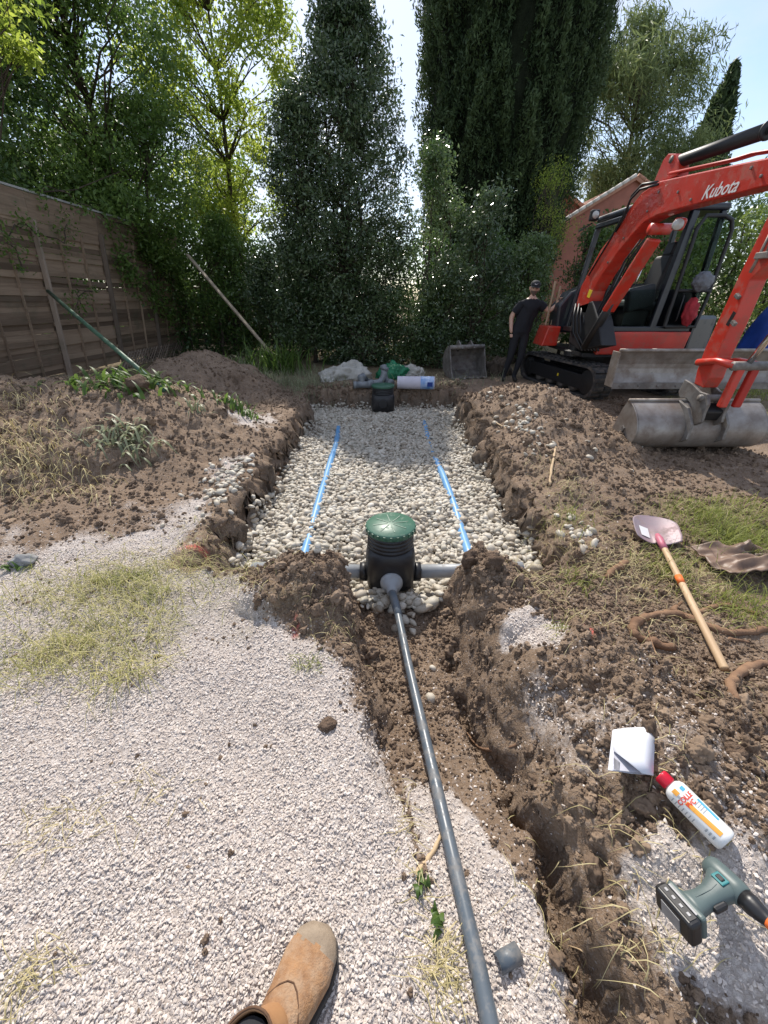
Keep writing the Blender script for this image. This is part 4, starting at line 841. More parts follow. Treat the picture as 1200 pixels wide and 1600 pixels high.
    MB().beam(ca, cb, .17, .05, (0, -1, .6)).build('cylinder_guard', M_red, Bm, bevel=.012); sh = np.array([.0, .07, -.03]); MB().tube([ca+sh, cb+sh], .035, 12).build('lift_rod', M_chr, Bm, True); MB().tube([cb+(ca-cb)*.25+sh, cd+sh], .062, 16).build('lift_cylinder', M_blk, Bm, True)
    # swing post
    sp = [wl(893, 500, XL), wl(900, 478, XL), wl(925, 470, XL), wl(934, 500, XL), wl(940, 540, XL), wl(905, 548, XL), wl(888, 535, XL)]
    MB().prism(sp, (.24, 0, 0)).build('swing_bracket', M_blk, E, bevel=.02)
    MB().lathe([(.17, .62), (.17, .70), (.11, .72), (.11, 1.0), (.14, 1.02), (.14, 1.1)], (3.42, 7.45, 0), 20).build('swing_post', M_blk, E)
    for k in range(6):
        s0 = wl(900+k*5, 475, XL-.03+.03*k); s1 = wl(896+k*6, 520, XL-.05+.03*k); s2 = wl(910+k*5, 548, XL+.02*k); mid = (s0+s1)/2+np.array([-.05, -.06, 0]); MB().tube([s0, mid, s1, s2], .017, 7).build('hydraulic_hose', M_blk, E, True)
    # --- arm
    AL = XL+.03; AW = .155
    ap = [(1084, 600), (1089, 578), (1101, 545), (1153, 434), (1200, 337), (1232, 262), (1262, 232), (1280, 246), (1262, 300), (1225, 385), (1172, 437), (1147, 497), (1120, 556), (1108, 590), (1098, 606)]
    Am = MB().prism([Px(a, b, AL) for a, b in ap], (AW, 0, 0)).build('arm', M_red, E, bevel=.01)
    for a, b in ((1151, 463), (1145, 505)):
        q = Px(a+4, b, AL); MB().box(q+np.array([-.015, 0, 0]), (.03, .06, .035), (.5, 0, 0)).build('pipe_clamp', M_steeld, Am, bevel=.006)
    q1, q2, q3 = Px(1206, 360, AL-.025), Px(1187, 398, AL-.025), Px(1172, 426, AL-.025); MB().tube([q1, q2, q3], .012, 8).build('hydraulic_pipe', M_steel, Am, True); q4 = Px(1196, 400, AL-.025); MB().tube([q1+np.array([0, -.03, .05]), q4], .012, 8).build('hydraulic_pipe', M_steel, Am, True)
    MB().box((q2+q4)/2, (.045, .12, .05)).build('pipe_clamp', M_steel, Am, bevel=.006)
    dq = [Px(a_, b_, AL-.002) for a_, b_ in ((1134, 507), (1138, 510), (1150, 489), (1146, 486))]; MB().prism(dq, (.002, 0, 0)).build('decal', M_blk, Am)
    for a_, b_ in ((1012, 330), (1060, 300), (1175, 262), (1190, 275), (975, 372), (950, 410), (1030, 300), (1080, 312)):
        q = Px(a_, b_, XL-.001); MB().lathe([(.014, 0), (.014, .012), (.009, .014)], q, 6, (-1, 0, 0)).build('bolt', M_steeld, Bm)
    for k_ in range(9):
        MB().lathe([(.016, 0), (.016, .012), (.010, .015)], (bl[0]+.12+k_*(br[0]-bl[0]-.24)/8, y0-.032, .415), 6, (0, -1, 0)).build('edge_bolt', M_steeld, B)
    hs = [Px(a_, b_, XL+.03) for a_, b_ in ((1000, 372), (975, 405), (958, 440), (940, 470), (925, 500))]
    for k_ in range(3): MB().tube([v_+np.array([.04*k_, -.03-.01*(k_ % 2), -.02]) for v_ in hs], .012, 7).build('hydraulic_hose', M_blk, Bm, True)
    # --- bucket linkage
    yk = lambda px, py, x: Px(px, py, x)
    p_arm = yk(1091, 566, AL-.02); p_lk = yk(1150, 572, AL-.02); p_hit = yk(1120, 640, AL-.02)
    for s in (0, AW+.06):
        o1 = np.array([s, 0, 0]); mid = (p_arm+p_lk)/2+np.array([0, 0, .03]); MB().tube([p_arm+o1, mid+o1, p_lk+o1], [.035, .03, .038], 10).build('guide_link', M_red, Am, True)
    pw = np.array([AW+.10, 0, 0]); MB().tube([p_arm-np.array([.02, 0, 0]), p_arm+pw], .028, 12).build('link_pin', M_steeld, Am, True); MB().tube([p_lk-np.array([.03, 0, 0]), p_lk+pw+np.array([.06, 0, 0])], .042, 14).build('link_pin', M_steeld, Am, True)
    MB().beam(p_lk+np.array([.05, 0, 0]), p_hit+np.array([.05, .02, .02]), .055, .075, (1, 0, 0)).build('bucket_link', M_red, Am, bevel=.012); MB().beam(p_lk+np.array([.19, 0, 0]), p_hit+np.array([.19, .02, .02]), .05, .075, (1, 0, 0)).build('bucket_link', M_reddk, Am, bevel=.012)
    rb = p_lk+np.array([.10, 0, 0]); MB().tube([rb, rb+np.array([.04, -.16, .50])], .026, 12).build('bucket_rod', M_chr, Am, True); MB().tube([rb+np.array([.04, -.14, .46]), rb+np.array([.11, -.38, 1.25])], .052, 14).build('bucket_cylinder', M_blk, Am, True)
    # --- quick hitch
    hp = [(1066, 612), (1076, 593), (1088, 600), (1100, 612), (1112, 616), (1113, 632), (1107, 644), (1102, 660), (1090, 665), (1088, 650), (1086, 632), (1078, 622), (1068, 622)]
    for s in (-.045, .16):
        q = [Px(a, b, AL) + np.array([s, 0, 0]) for a, b in hp]; MB().prism(q, (.03, 0, 0)).build('hitch_plate', M_steeld, E, bevel=.006)
    MB().tube([Px(1103, 622, AL)+np.array([-.07, 0, 0]), Px(1103, 622, AL)+np.array([.22, 0, 0])], .035, 14).build('hitch_pin', M_steeld, E, True); MB().box(Px(1100, 645, AL)+np.array([.08, .05, 0]), (.2, .16, .12), (.4, 0, 0)).build('hitch_body', M_blk, E, bevel=.02)
    # --- wide grading bucket, back towards the camera
    bx0, bx1 = 2.70, 4.08
    prof = [(4.52, .005), (4.36, .0), (4.18, .03), (4.06, .09), (4.0, .18), (3.99, .28), (4.04, .38), (4.13, .465), (4.22, .52), (4.30, .53)]
    ip = np.array(prof); tt = np.linspace(0, len(ip)-1, 40); ip = np.stack([np.interp(tt, range(len(ip)), ip[:, k]) for k in (0, 1)], 1)
    for _ in range(6): ip[1:-1] = (ip[:-2]+2*ip[1:-1]+ip[2:])/4
    prof = [tuple(v) for v in ip]; cen = np.array([4.5, .4]); inn = [tuple(np.array(v)+(cen-np.array(v))*.045) for v in prof]
    Bk = MB().prism([(bx0, a, z) for a, z in prof]+[(bx0, a, z) for a, z in inn[::-1]], (bx1-bx0, 0, 0)).build('bucket', M_steel, E)
    for xx in (bx0-.012, bx1-.010): MB().prism([(xx, a, z) for a, z in prof]+[(xx, 4.36, .42), (xx, 4.42, .25), (xx, 4.52, .06)], (.022, 0, 0)).build('side_plate', M_steel, Bk, bevel=.003)
    MB().tube([(bx0-.02, 4.27, .535), (bx1+.02, 4.27, .535)], .02, 10).build('top_edge_bar', M_steel, Bk, True); MB().box(((bx0+bx1)/2, 4.47, -.008), (bx1-bx0+.03, .16, .018)).build('cutting_edge', M_steeld, Bk, bevel=.003)
    MB().box((bx0-.02, 4.24, .22), (.02, .05, .09), (.5, 0, 0)).build('lifting_eye', M_steeld, Bk, bevel=.006)
    for xx in (3.20, 3.58): MB().prism([(xx, 4.25, .545), (xx, 4.08, .5), (xx, 3.95, .36), (xx, 3.94, .2), (xx, 4.03, .14), (xx, 4.02, .3), (xx, 4.1, .43)], (.03, 0, 0)).build('bucket_ear', M_steeld, Bk, bevel=.004)
excavator()
# blue covered machine at the right edge, behind the arm
o = empty('blue_tarpaulin', (8.3, 8.8, 0), 'blue tarpaulin over a pile behind the excavator arm at the right edge', 'tarpaulin')
rings = []
for i in range(12):
    t = i/11; z = 1.45*t; r = []
    for k in range(36):
        a = 2*math.pi*k/36; rr = (1-.35*t**2)*(1+.08*mnoise.noise(Vector((math.cos(a)*3, math.sin(a)*3, z*2)))+.05*math.sin(a*9+z*3)*(1-t)); r.append((8.62+1.05*rr*math.cos(a), 8.8+.8*rr*math.sin(a), z+.06*mnoise.noise(Vector((math.cos(a)*2, math.sin(a)*2, 3)))))
    rings.append(r)
MB().loft(rings).build('tarp_cover', M_blue, o, True)
MB().tube([(7.9, 8.02, 1.2), (8.4, 7.95, 1.22), (9.0, 8.0, 1.2)], .012, 6).build('tie_rope', M_blk, o, True)

# ------------------------------------------------------------------ spare bucket
def spare_bucket():
    E = empty('spare_bucket', (1.75, 8.8, 0), 'rusty grey digger bucket standing open towards the pit, beside the man', 'digger bucket')
    yb = 8.7; w0 = Pd(700, 590, yb)[0]; w1 = 0; z0 = 0.02
    prof = []
    for k in range(13):
        a = R(-95+k*17); prof.append((yb+.34+.0*k, 0))
    prof = [(yb-.12, z0), (yb+.05, z0), (yb+.22, z0+.02), (yb+.38, z0+.1), (yb+.45, z0+.24), (yb+.45, z0+.38), (yb+.38, z0+.52), (yb+.26, z0+.60), (yb+.14, z0+.62)]
    inn = [(a-.016, z+.014) for a, z in prof]
    w1 = w0+.80
    B = MB().prism([(w0, a, z) for a, z in prof]+[(w0, a, z) for a, z in inn[::-1]], (w1-w0, 0, 0)).build('shell', M_steeld, E)
    for xx in (w0-.012, w1-.008): MB().prism([(xx, a, z) for a, z in prof]+[(xx, yb+.06, z0+.40), (xx, yb+.0, z0+.2)], (.02, 0, 0)).build('side_plate', M_steeld, E, bevel=.003)
    MB().tube([(w0, yb+.15, z0+.6), (w1, yb+.15, z0+.6)], .045, 12).build('back_tube', M_steeld, E, True)
    for k in range(2): MB().prism([(w0+.25+.28*k, yb+.08, z0+.58), (w0+.25+.28*k, yb+.30, z0+.72), (w0+.25+.28*k, yb+.45, z0+.55), (w0+.25+.28*k, yb+.3, z0+.5)], (.03, 0, 0)).build('mounting_ear', M_steeld, E, bevel=.004)
    for k in range(5): MB().box((w0+.08+k*(w1-w0-.16)/4, yb-.155, z0+.012), (.06, .09, .025)).build('tooth', M_steel, E, bevel=.006)
    MB().tube([(w0+.03, yb+.42, z0+.3), (w0+.2, yb+.43, z0+.3)], .01, 6).build('weld_bead', M_steeld, E)
    E.rotation_euler = (0, 0, R(16))
spare_bucket()
# ------------------------------------------------------------------ man leaning on the stakes
def skinmesh(J, edges, root, sub=2):
    names = list(J); me = bpy.data.meshes.new('skeleton'); me.from_pydata([J[n][0] for n in names], [(names.index(a), names.index(b)) for a, b in edges], [])
    o = bpy.data.objects.new('skeleton', me); COL.objects.link(o); md = o.modifiers.new('skin', 'SKIN'); md.use_smooth_shade = True
    for i, n in enumerate(names):
        r = J[n][1]; me.skin_vertices[0].data[i].radius = r if hasattr(r, '__len__') else (r, r); me.skin_vertices[0].data[i].use_root = (n == root)
    sb = o.modifiers.new('sub', 'SUBSURF'); sb.levels = sub; sb.render_levels = sub
    out = bpy.data.meshes.new_from_object(o.evaluated_get(bpy.context.evaluated_depsgraph_get())); bpy.data.objects.remove(o); return out
M_skin = simple('skin', (.58, .36, .27), .5, .12, 20, 0, .05)
M_shirt = simple('black_tshirt', (.012, .013, .018), .9, .3, 12, 0, .3)
M_trous = simple('dark_trousers', (.018, .019, .024), .9, .35, 9, 0, .4)
M_cap = simple('dark_cap', (.030, .032, .036), .85, .3, 15, 0, .3)
M_shoe = simple('dark_shoe', (.03, .025, .02), .7, .3, 10, 0, .2)
M_beard = simple('grey_beard', (.16, .12, .10), .9, .3, 40, 0, .4)
def man():
    gx, gy = 2.63, 8.48; g = max(0, Hs(gx, gy)-.0); B = Vector((gx, gy, g))
    E = empty('person', tuple(B), 'person in black t-shirt and dark cap leaning one arm on wooden stakes beside the excavator', 'person')
    # local: x right in the picture, y away, z up; leans a little to his left (picture right)
    J = {'pel': ((.10, 0, .97), (.165, .115)), 'wai': ((.13, 0, 1.10), (.150, .105)), 'che': ((.18, 0, 1.30), (.175, .115)), 'shc': ((.205, 0, 1.44), (.13, .09)), 'nek': ((.215, -.01, 1.53), .058), 'hd0': ((.218, -.02, 1.60), .062),
         'sl': ((.02, 0, 1.43), .075), 'el': ((-.115, .02, 1.20), .048), 'wl': ((-.10, -.05, .97), .033), 'pl': ((-.085, -.06, .91), (.04, .025)),
         'sr': ((.385, 0, 1.42), .075), 'er': ((.56, -.02, 1.30), .048), 'wr': ((.68, -.05, 1.42), .032), 'pr': ((.705, -.06, 1.49), (.035, .028)),
         'hl': ((.02, 0, .90), .105), 'kl': ((-.03, -.03, .50), .070), 'al': ((-.10, .02, .10), .048), 'fl': ((-.12, -.06, .05), (.045, .04)), 'tl': ((-.13, -.18, .035), (.042, .03)),
         'hr': ((.18, 0, .90), .105), 'kr': ((.17, -.05, .50), .070), 'ar': ((.10, .0, .10), .048), 'fr': ((.10, -.08, .05), (.045, .04)), 'tr': ((.11, -.20, .035), (.042, .03))}
    ed = [('pel', 'wai'), ('wai', 'che'), ('che', 'shc'), ('shc', 'nek'), ('nek', 'hd0'), ('shc', 'sl'), ('sl', 'el'), ('el', 'wl'), ('wl', 'pl'), ('shc', 'sr'), ('sr', 'er'), ('er', 'wr'), ('wr', 'pr'),
          ('pel', 'hl'), ('hl', 'kl'), ('kl', 'al'), ('al', 'fl'), ('fl', 'tl'), ('pel', 'hr'), ('hr', 'kr'), ('kr', 'ar'), ('ar', 'fr'), ('fr', 'tr')]
    me = skinmesh(J, ed, 'pel'); bm = bmesh.new(); bm.from_mesh(me)
    # head
    hc = Vector((.222, -.03, 1.685)); rot = Euler((R(4), R(6), R(-8))).to_matrix()
    hb = bmesh.new(); bmesh.ops.create_uvsphere(hb, u_segments=28, v_segments=22, radius=1)
    for v in hb.verts:
        d = v.co.copy(); p = Vector((d.x*.078, d.y*.098, d.z*.122))
        if d.z < 0: p.x *= 1-.25*(-d.z)**1.5; p.y *= 1-.1*(-d.z)
        if d.y < 0:
            f = -d.y
            nose = math.exp(-((d.x/.16)**2+((d.z+.15)/.22)**2)); p.y -= .024*nose*f
            for sx in (-.38, .38): p.y += .012*math.exp(-(((d.x-sx)/.2)**2+((d.z-.06)/.13)**2))
            p.y -= .008*math.exp(-((d.x/.5)**2+((d.z-.26)/.1)**2)); p.y -= .006*math.exp(-((d.x/.22)**2+((d.z+.52)/.06)**2)); p.y += .006*math.exp(-((d.x/.3)**2+((d.z+.60)/.05)**2)); p.y -= .012*math.exp(-((d.x/.3)**2+((d.z+.85)/.14)**2))
        v.co = rot @ p+hc
    for sx in (-1, 1):
        vs = bmesh.ops.create_uvsphere(hb, u_segments=10, v_segments=8, radius=1)['verts']
        for v in vs: v.co = rot @ Vector((sx*.080+v.co.x*.012, .012+v.co.y*.024, -.005+v.co.z*.034))+hc
    tm = bpy.data.meshes.new('t'); hb.to_mesh(tm); hb.free(); bm.from_mesh(tm)
    # fingers: right-hand picture hand grips the stakes, other hand in the pocket edge
    def hand(base, dirs, thumb):
        for i, (o, d1, d2, L) in enumerate(dirs+[thumb]):
            b0 = Vector(base)+Vector(o); d1 = Vector(d1).normalized(); d2 = Vector(d2).normalized()
            K = MB(); K.tube([b0-d1*.02, b0+d1*L*.5, b0+d1*L*.5+d2*L*.32, b0+d1*L*.5+d2*L*.5], [.0095, .009, .008, .005], 8); m2 = K.mesh('f'); bm.from_mesh(m2)
    hand((.705, -.06, 1.50), [((.012, -.02+.013*k*0, .03-.018*k), (.8, -.5, .1), (-.2, .3, 0), L) for k, L in enumerate((.07, .078, .074, .06))], ((-.02, -.01, .03), (-.1, -.3, 1), (.5, 0, .8), .06))
    hand((-.085, -.06, .90), [((-.02+.014*k, -.01, -.02), (.15, 0, -1), (.3, .2, -.8), L) for k, L in enumerate((.07, .08, .076, .06))], ((.035, -.02, .02), (.6, -.2, -.7), (.2, 0, -1), .06))
    out = bpy.data.meshes.new('person_body'); bm.to_mesh(out); bm.free()
    for m in (M_trous, M_shirt, M_skin, M_shoe, M_beard): out.materials.append(m)
    for p in out.polygons:
        c = p.center; p.use_smooth = True
        k = 0 if c.z < .99 else 1
        if c.z > 1.515 and .1 < c.x < .34: k = 2
        if c.x < -.06 and c.z < 1.31 and c.z > .84: k = 2
        if c.x > .46: k = 2
        if c.z < .085: k = 3
        if 1.56 < c.z < 1.645 and c.y < -.06 and .1 < c.x < .34: k = 4
        p.material_index = k
    bo = link('body', out, None, E)
    # clothing as separate skins: sleeves and shirt hem
    for a, b, r0, r1 in (((.05, 0, 1.43), (-.075, .012, 1.27), .088, .075), ((.355, 0, 1.425), (.475, -.01, 1.35), .088, .075)):
        K = MB(); a = Vector(a); b = Vector(b); K.tube([a, (a+b)/2, b], [r0, (r0+r1)/2+.004, r1], 14, False); o = K.build('sleeve', M_shirt, None, True); o.parent = E
    K = MB(); rings = []
    for z, rx, ry, cx in ((.93, .185, .135, .10), (1.0, .182, .132, .108), (1.12, .168, .122, .135), (1.28, .188, .128, .178), (1.40, .185, .115, .20), (1.47, .12, .09, .21)):
        rings.append([(cx+rx*math.cos(t*math.pi/12)*(1+.02*math.sin(5*t+z*30)), ry*math.sin(t*math.pi/12)*(1+.03*math.sin(4*t+z*17)), z) for t in range(24)])
    K.loft(rings, False); o = K.build('t_shirt', M_shirt, None, True); o.parent = E
    # cap with brim and a small white mark
    K = MB(); rings = []
    for (z, r) in ((.028, 1.06), (.06, 1.07), (.095, .98), (.122, .72), (.135, .35), (.138, .02)):
        rings.append([tuple(rot @ Vector((r*.082*math.cos(t*math.pi/12), .004+r*.102*math.sin(t*math.pi/12), z))+hc) for t in range(24)])
    K.loft(rings); cp = K.build('cap', M_cap, None, True); cp.parent = E
    K = MB(); up_ = []; dn = []
    for k in range(13):
        a = math.pi+math.pi*k/12; up_.append(rot @ Vector((.080*math.cos(a), -.055+.0*k, .036))+hc); dn.append(rot @ Vector((.078*math.cos(a), -.06+.105*math.sin(a), .022-.004*abs(math.cos(a))))+hc)
    n = 13; V = up_+dn+[v+Vector((0, 0, .006)) for v in up_]+[v+Vector((0, 0, .006)) for v in dn]
    F = [(i, i+1, n+i+1, n+i) for i in range(12)]+[(2*n+i, 3*n+i, 3*n+i+1, 2*n+i+1) for i in range(12)]+[(n+i, n+i+1, 3*n+i+1, 3*n+i) for i in range(12)]
    K.add(V, F); b_ = K.build('brim', M_cap, None, True); b_.parent = cp
    K = MB(); K.tube([rot @ Vector(p)+hc for p in ((-.028, -.100, .082), (-.015, -.107, .070), (.005, -.108, .072), (.028, -.100, .086))], [.003, .006, .004, .001], 6); mk = K.build('cap_mark', M_white, None); mk.parent = cp
    eye = M_shoe
    for sx in (-.03, .03): o = MB().lathe([(0, 0), (.010, .003), (.010, .006), (0, .01)], rot @ Vector((sx, -.084, .006))+hc, 10, (0, -1, 0)).build('eye', eye, None, True); o.parent = E
    E.rotation_euler = (0, 0, R(-4)); E.scale = (1.03, 1.03, 1.0)
    return B
man()
M_stake = simple('pale_stake', (.48, .36, .24), .8, .3, 9)
for i, (px, w, t, lab) in enumerate(((868, .04, 440, 'taller pale wooden stake gripped by the man beside the hood'), (876, .035, 447, 'shorter pale wooden stake just right of the taller one'))):
    a = Pd(px, t, 8.36+.03*i); MB_ = MB().beam((a[0], a[1], a[2]), (a[0]-.03, a[1]+.03, 1.062), w, .028, (1, 0, 0)); o = MB_.build('wooden_stake', M_stake, None, bevel=.004); tag(o, lab, 'stake', 'wooden stakes')

# ------------------------------------------------------------------ chambers and pipes
M_green = simple('green_lid', (.035, .115, .075), .42, .3, 5, 0, .25, (.06, .15, .10), ((.28, .28, .24), 11, .56, .55), .5, .003)
M_cham = simple('black_chamber', (.020, .020, .022), .42, .3, 6, 0, .15, None, ((.09, .08, .07), 9, .55, .5))
M_grey = simple('grey_pvc', (.20, .215, .23), .32, .15, 4, 0, .03, (.16, .175, .19), ((.30, .27, .24), 10, .58, .5))
M_greyl = simple('light_grey_pvc', (.36, .38, .40), .38, .15, 5, 0, .03, None, ((.30, .26, .22), 8, .55, .5))
M_pdark = simple('dark_grey_pressure_pipe', (.085, .105, .125), .34, .2, 4, 0, .05, (.11, .13, .15), ((.28, .245, .21), 16, .5, .6))
M_bluep = simple('blue_drain_pipe', (.11, .30, .58), .38, .15, 4, 0, .05, (.20, .40, .64), ((.40, .42, .42), 7, .6, .5))
def chamber(c, r, z0, z1, label, scale=1, face=(0, -1)):
    E = empty('inspection_chamber', (c[0], c[1], z0), label, 'drain chamber'); h = z1-z0; cx, cy = c
    hb = h*.60
    # squarish base blending into the round neck
    rings = []
    for t, ex, k in ((0, 3.2, .93), (.04, 3.4, 1.05), (.3, 3.6, 1.09), (.5, 3.4, 1.08), (.62, 3.0, 1.03), (.66, 2.4, .96)):
        ring = []
        for q in range(40):
            a = 2*math.pi*q/40; ca, sa = math.cos(a), math.sin(a); rr = (abs(ca)**ex+abs(sa)**ex)**(-1/ex); ring.append((cx+r*k*rr*ca, cy+r*k*rr*sa, z0+h*t))
        rings.append(ring)
    MB().loft(rings).build('base', M_cham, E, True)
    pr = [(r*.95, h*.64)]; z = .66
    while z < .90: pr += [(r*.95, h*z), (r*1.0, h*(z+.008)), (r*1.0, h*(z+.038)), (r*.95, h*(z+.046))]; z += .062
    pr += [(r*.96, h*.92)]; MB().lathe(pr, (cx, cy, z0), 40).build('ribbed_neck', M_cham, E, True)
    L = MB().lathe([(r*1.02, h*.905), (r*1.05, h*.912), (r*1.055, h*.985), (r*1.02, h*.998), (r*.9, h*1.0), (r*.88, h*1.006), (0, h*1.007)], (cx, cy, z0), 44).build('lid', M_green, E, True)
    for k in range(24):
        a = 2*math.pi*k/24; MB().box((cx+r*1.055*math.cos(a), cy+r*1.055*math.sin(a), z0+h*.955), (.008, .014, h*.06), (0, 0, a)).build('lid_rib', M_green, L)
    for k in range(8):
        a = 2*math.pi*k/8+.2; MB().box((cx+r*.45*math.cos(a), cy+r*.45*math.sin(a), z0+h*1.008), (r*.62, .006, .004), (0, 0, a)).build('lid_spoke', M_green, L)
    return E
ch = chamber((.045, 2.22), .158, -.28, .185, 'black inspection chamber with green round lid where the pipes meet')
MB().lathe([(.075, 0), (.075, .035), (.062, .04), (.058, .075), (.036, .085), (.034, .13)], (.05, 2.06, -.17), 24, (.02, -1, .04)).build('inlet_socket', M_greyl, ch, True)
for sx in (-1, 1): MB().lathe([(.068, 0), (.068, .05)], (.045+sx*.165, 2.2, -.20), 24, (sx, 0, 0)).build('outlet_socket', M_cham, ch, True)
ch2 = chamber((-.02, 7.35), .20, -.34, .13, 'small black chamber with dark green lid at the far end of the pebble bed')
MB().lathe([(.09, 0), (.09, .02), (.075, .021), (.0, .0215)], (-.02, 7.13, -.17), 20, (0, -1, 0)).build('outlet_hole', M_blk, ch2, True)
def pipe(name, pts, r, mat, label, n=18, wall=.004, cat='pipe'):
    K = MB(); K.tube(pts, r, n, False); P = [Vector(p) for p in pts]; K.tube(pts, r-wall, n, False)
    o = K.build(name, mat, None, True); tag(o, label, cat)
    m = n*len(pts); me = o.data; bm = bmesh.new(); bm.from_mesh(me); bm.verts.ensure_lookup_table()
    for base in (0, (len(pts)-1)*n):
        for k in range(n):
            try: bm.faces.new((bm.verts[base+k], bm.verts[base+(k+1) % n], bm.verts[m+base+(k+1) % n], bm.verts[m+base+k]))
            except ValueError: pass
    bmesh.ops.recalc_face_normals(bm, faces=bm.faces); bm.to_mesh(me); bm.free(); return o
pipe('drain_pipe', [(-.13, 2.2, -.20), (-.5, 2.21, -.20), (-.95, 2.25, -.21)], .05, M_greyl, 'light grey pipe leaving the chamber to the left, half under the clods')
pipe('drain_pipe', [(.22, 2.2, -.20), (.55, 2.21, -.20), (1.0, 2.25, -.21)], .05, M_greyl, 'light grey pipe leaving the chamber to the right towards the bank')
zz = [(.052, 1.93, -.165), (.085, 1.72, -.155), (.125, 1.35, -.135), (.17, .95, -.085), (.205, .6, -.02), (.24, .3, .012), (.275, -.05, .016), (.32, -.5, .02)]
pp = pipe('pressure_pipe', zz, .0215, M_pdark, 'long dark grey pressure pipe running from the chamber towards the boot')
o = MB().lathe([(.026, 0), (.0265, .002), (.0265, .19), (.0245, .192), (.0245, .24)], (.052, 1.95, -.166), 20, (.15, -.97, .04)).build('pipe_sleeve', M_pdark, None, True); tag(o, 'short dark sleeve joining the long pipe to the chamber socket', 'pipe sleeve')
q = G(792, 1500); cp = pipe('pipe_coupling', [(q[0]-.030, q[1]-.012, q[2]+.021), (q[0]+.030, q[1]+.010, q[2]+.021)], .0215, M_pdark, 'short loose dark grey pipe coupling lying on gravel right of the long pipe', 24, .003)
def bluepipe(px_pts, label, segs):
    P = [Pz(a, b, -.325) for a, b in px_pts]; base = np.array(P); d = np.linspace(0, 1, 26); s = np.linspace(0, 1, len(P))
    pts = [(float(np.interp(t, s, base[:, 0])), float(np.interp(t, s, base[:, 1])), float(-.402+.043*sum(math.exp(-((t-c)/w)**2) for c, w in segs))) for t in d]
    pipe('blue_drain_pipe', pts, .040, M_bluep, label, 16)
bluepipe([(469, 884), (490, 806), (510, 738), (525, 690), (529, 662)], 'blue perforated pipe half buried in the pebbles, left of the two', [(.0, .2), (.36, .17), (.62, .12), (.80, .06), (.95, .05)])
bluepipe([(737, 872), (712, 790), (690, 734), (676, 705), (662, 655)], 'blue perforated pipe half buried in the pebbles, right of the two', [(0, .12), (.3, .14), (.48, .10), (.66, .09), (.95, .08)])
# ------------------------------------------------------------------ things at the far edge of the pit
M_sheet = simple('off_white_sheet', (.50, .48, .43), .9, .3, 5, 0, .5, (.33, .31, .27), None, .3, .02)
M_gbag = simple('green_plastic_sack', (.012, .20, .085), .5, .4, 8, 0, .6, None, None, .5, .02)
M_roll = simple('pale_geotextile', (.58, .55, .62), .85, .12, 9, 0, .2)
def crumple(name, c, r, mat, label, cat, seed, flat=.12):
    bm = bmesh.new(); bmesh.ops.create_icosphere(bm, subdivisions=5, radius=1)
    for v in bm.verts:
        d = v.co.copy(); n1 = mnoise.noise(d*1.6+Vector((seed, 1, 2))); n2 = mnoise.noise(d*4+Vector((3, seed, 1))); n3 = 1-2*abs(mnoise.noise(d*5.5+Vector((1, 2, seed))))
        k = 1+.38*n1+.20*n2+.10*n3; z = max(d.z*k*r[2], -.02); v.co = Vector((d.x*k*r[0], d.y*k*r[1], z))+Vector(c)
    me = bpy.data.meshes.new(name); bm.to_mesh(me); bm.free(); o = link(name, me, mat, None, True); tag(o, label, cat); return o
p = Pz(547, 590, 0.03); crumple('dust_sheet', (p[0]-.05, p[1]+.1, .0), (.48, .32, .30), M_sheet, 'crumpled off-white sheet heaped left of the grey pipe fittings', 'sheet', 4)
p = Pz(511, 594, 0.03); crumple('dust_sheet', (p[0], p[1]+.1, .0), (.16, .16, .19), M_sheet, 'small end of whitish sheet poking from the grass at its left', 'sheet', 9)
p = Pz(616, 590, 0.03); crumple('plastic_sack', (p[0], p[1]+.25, .0), (.33, .25, .27), M_gbag, 'bright green plastic sack behind the pipe fittings', 'sack', 6)
p = Pz(640, 590, 0.03); crumple('paper_sack', (p[0]+.05, p[1]+.35, .0), (.28, .2, .2), M_sheet, 'greyish paper sack showing between green sack and white roll', 'sack', 12)
p = Pz(778, 590, .02); crumple('stump', (p[0]+.1, p[1]+.5, 0), (.28, .22, .36), M_bark, 'rough broken stump between the spare bucket and the man', 'stump', 15)
def fitting(px, py, rz, label, kind):
    c = Pz(px, py, .07); E = empty('pipe_fitting', (c[0], c[1], .0), label, 'pipe fitting', 'grey pipe fittings by the sheet'); r = .062; K = []
    d = Vector((math.cos(rz), math.sin(rz)*.9, 0)); cc = Vector((c[0], c[1], .07))
    if kind == 'tee':
        a = MB().tube([cc-d*.17, cc-d*.11, cc-d*.109, cc+d*.109, cc+d*.11, cc+d*.17], [r*1.14, r*1.14, r, r, r*1.14, r*1.14], 16).build('run_pipe', M_grey, E, True)
        u = Vector((-d.y, d.x, .9)).normalized(); MB().tube([cc, cc+u*.13, cc+u*.131, cc+u*.19], [r, r, r*1.14, r*1.14], 16).build('branch', M_grey, E, True)
    else:
        pts = [cc+d*.18*math.sin(t*math.pi/10)*.9+Vector((0, 0, .22*(1-math.cos(t*math.pi/10)))) for t in range(6)]
        MB().tube([cc-d*.14]+pts, [r]*(len(pts)+1), 16).build('bend', M_grey, E, True); MB().tube([cc-d*.2, cc-d*.12], r*1.14, 16).build('collar', M_grey, E, True); e = pts[-1]; MB().tube([e, e+Vector((0, 0, .06))+d*.03], r*1.14, 16).build('collar', M_grey, E, True)
    return E
fitting(574, 597, 2.2, 'grey tee fitting nearest the off-white sheet', 'tee'); fitting(590, 598, .6, 'grey bend lying in the middle of the fittings heap', 'bend'); fitting(605, 596, 2.0, 'grey bend standing up in front of the green sack', 'bend'); fitting(566, 601, .2, 'small grey fitting lowest on the heap beside the sheet', 'tee')
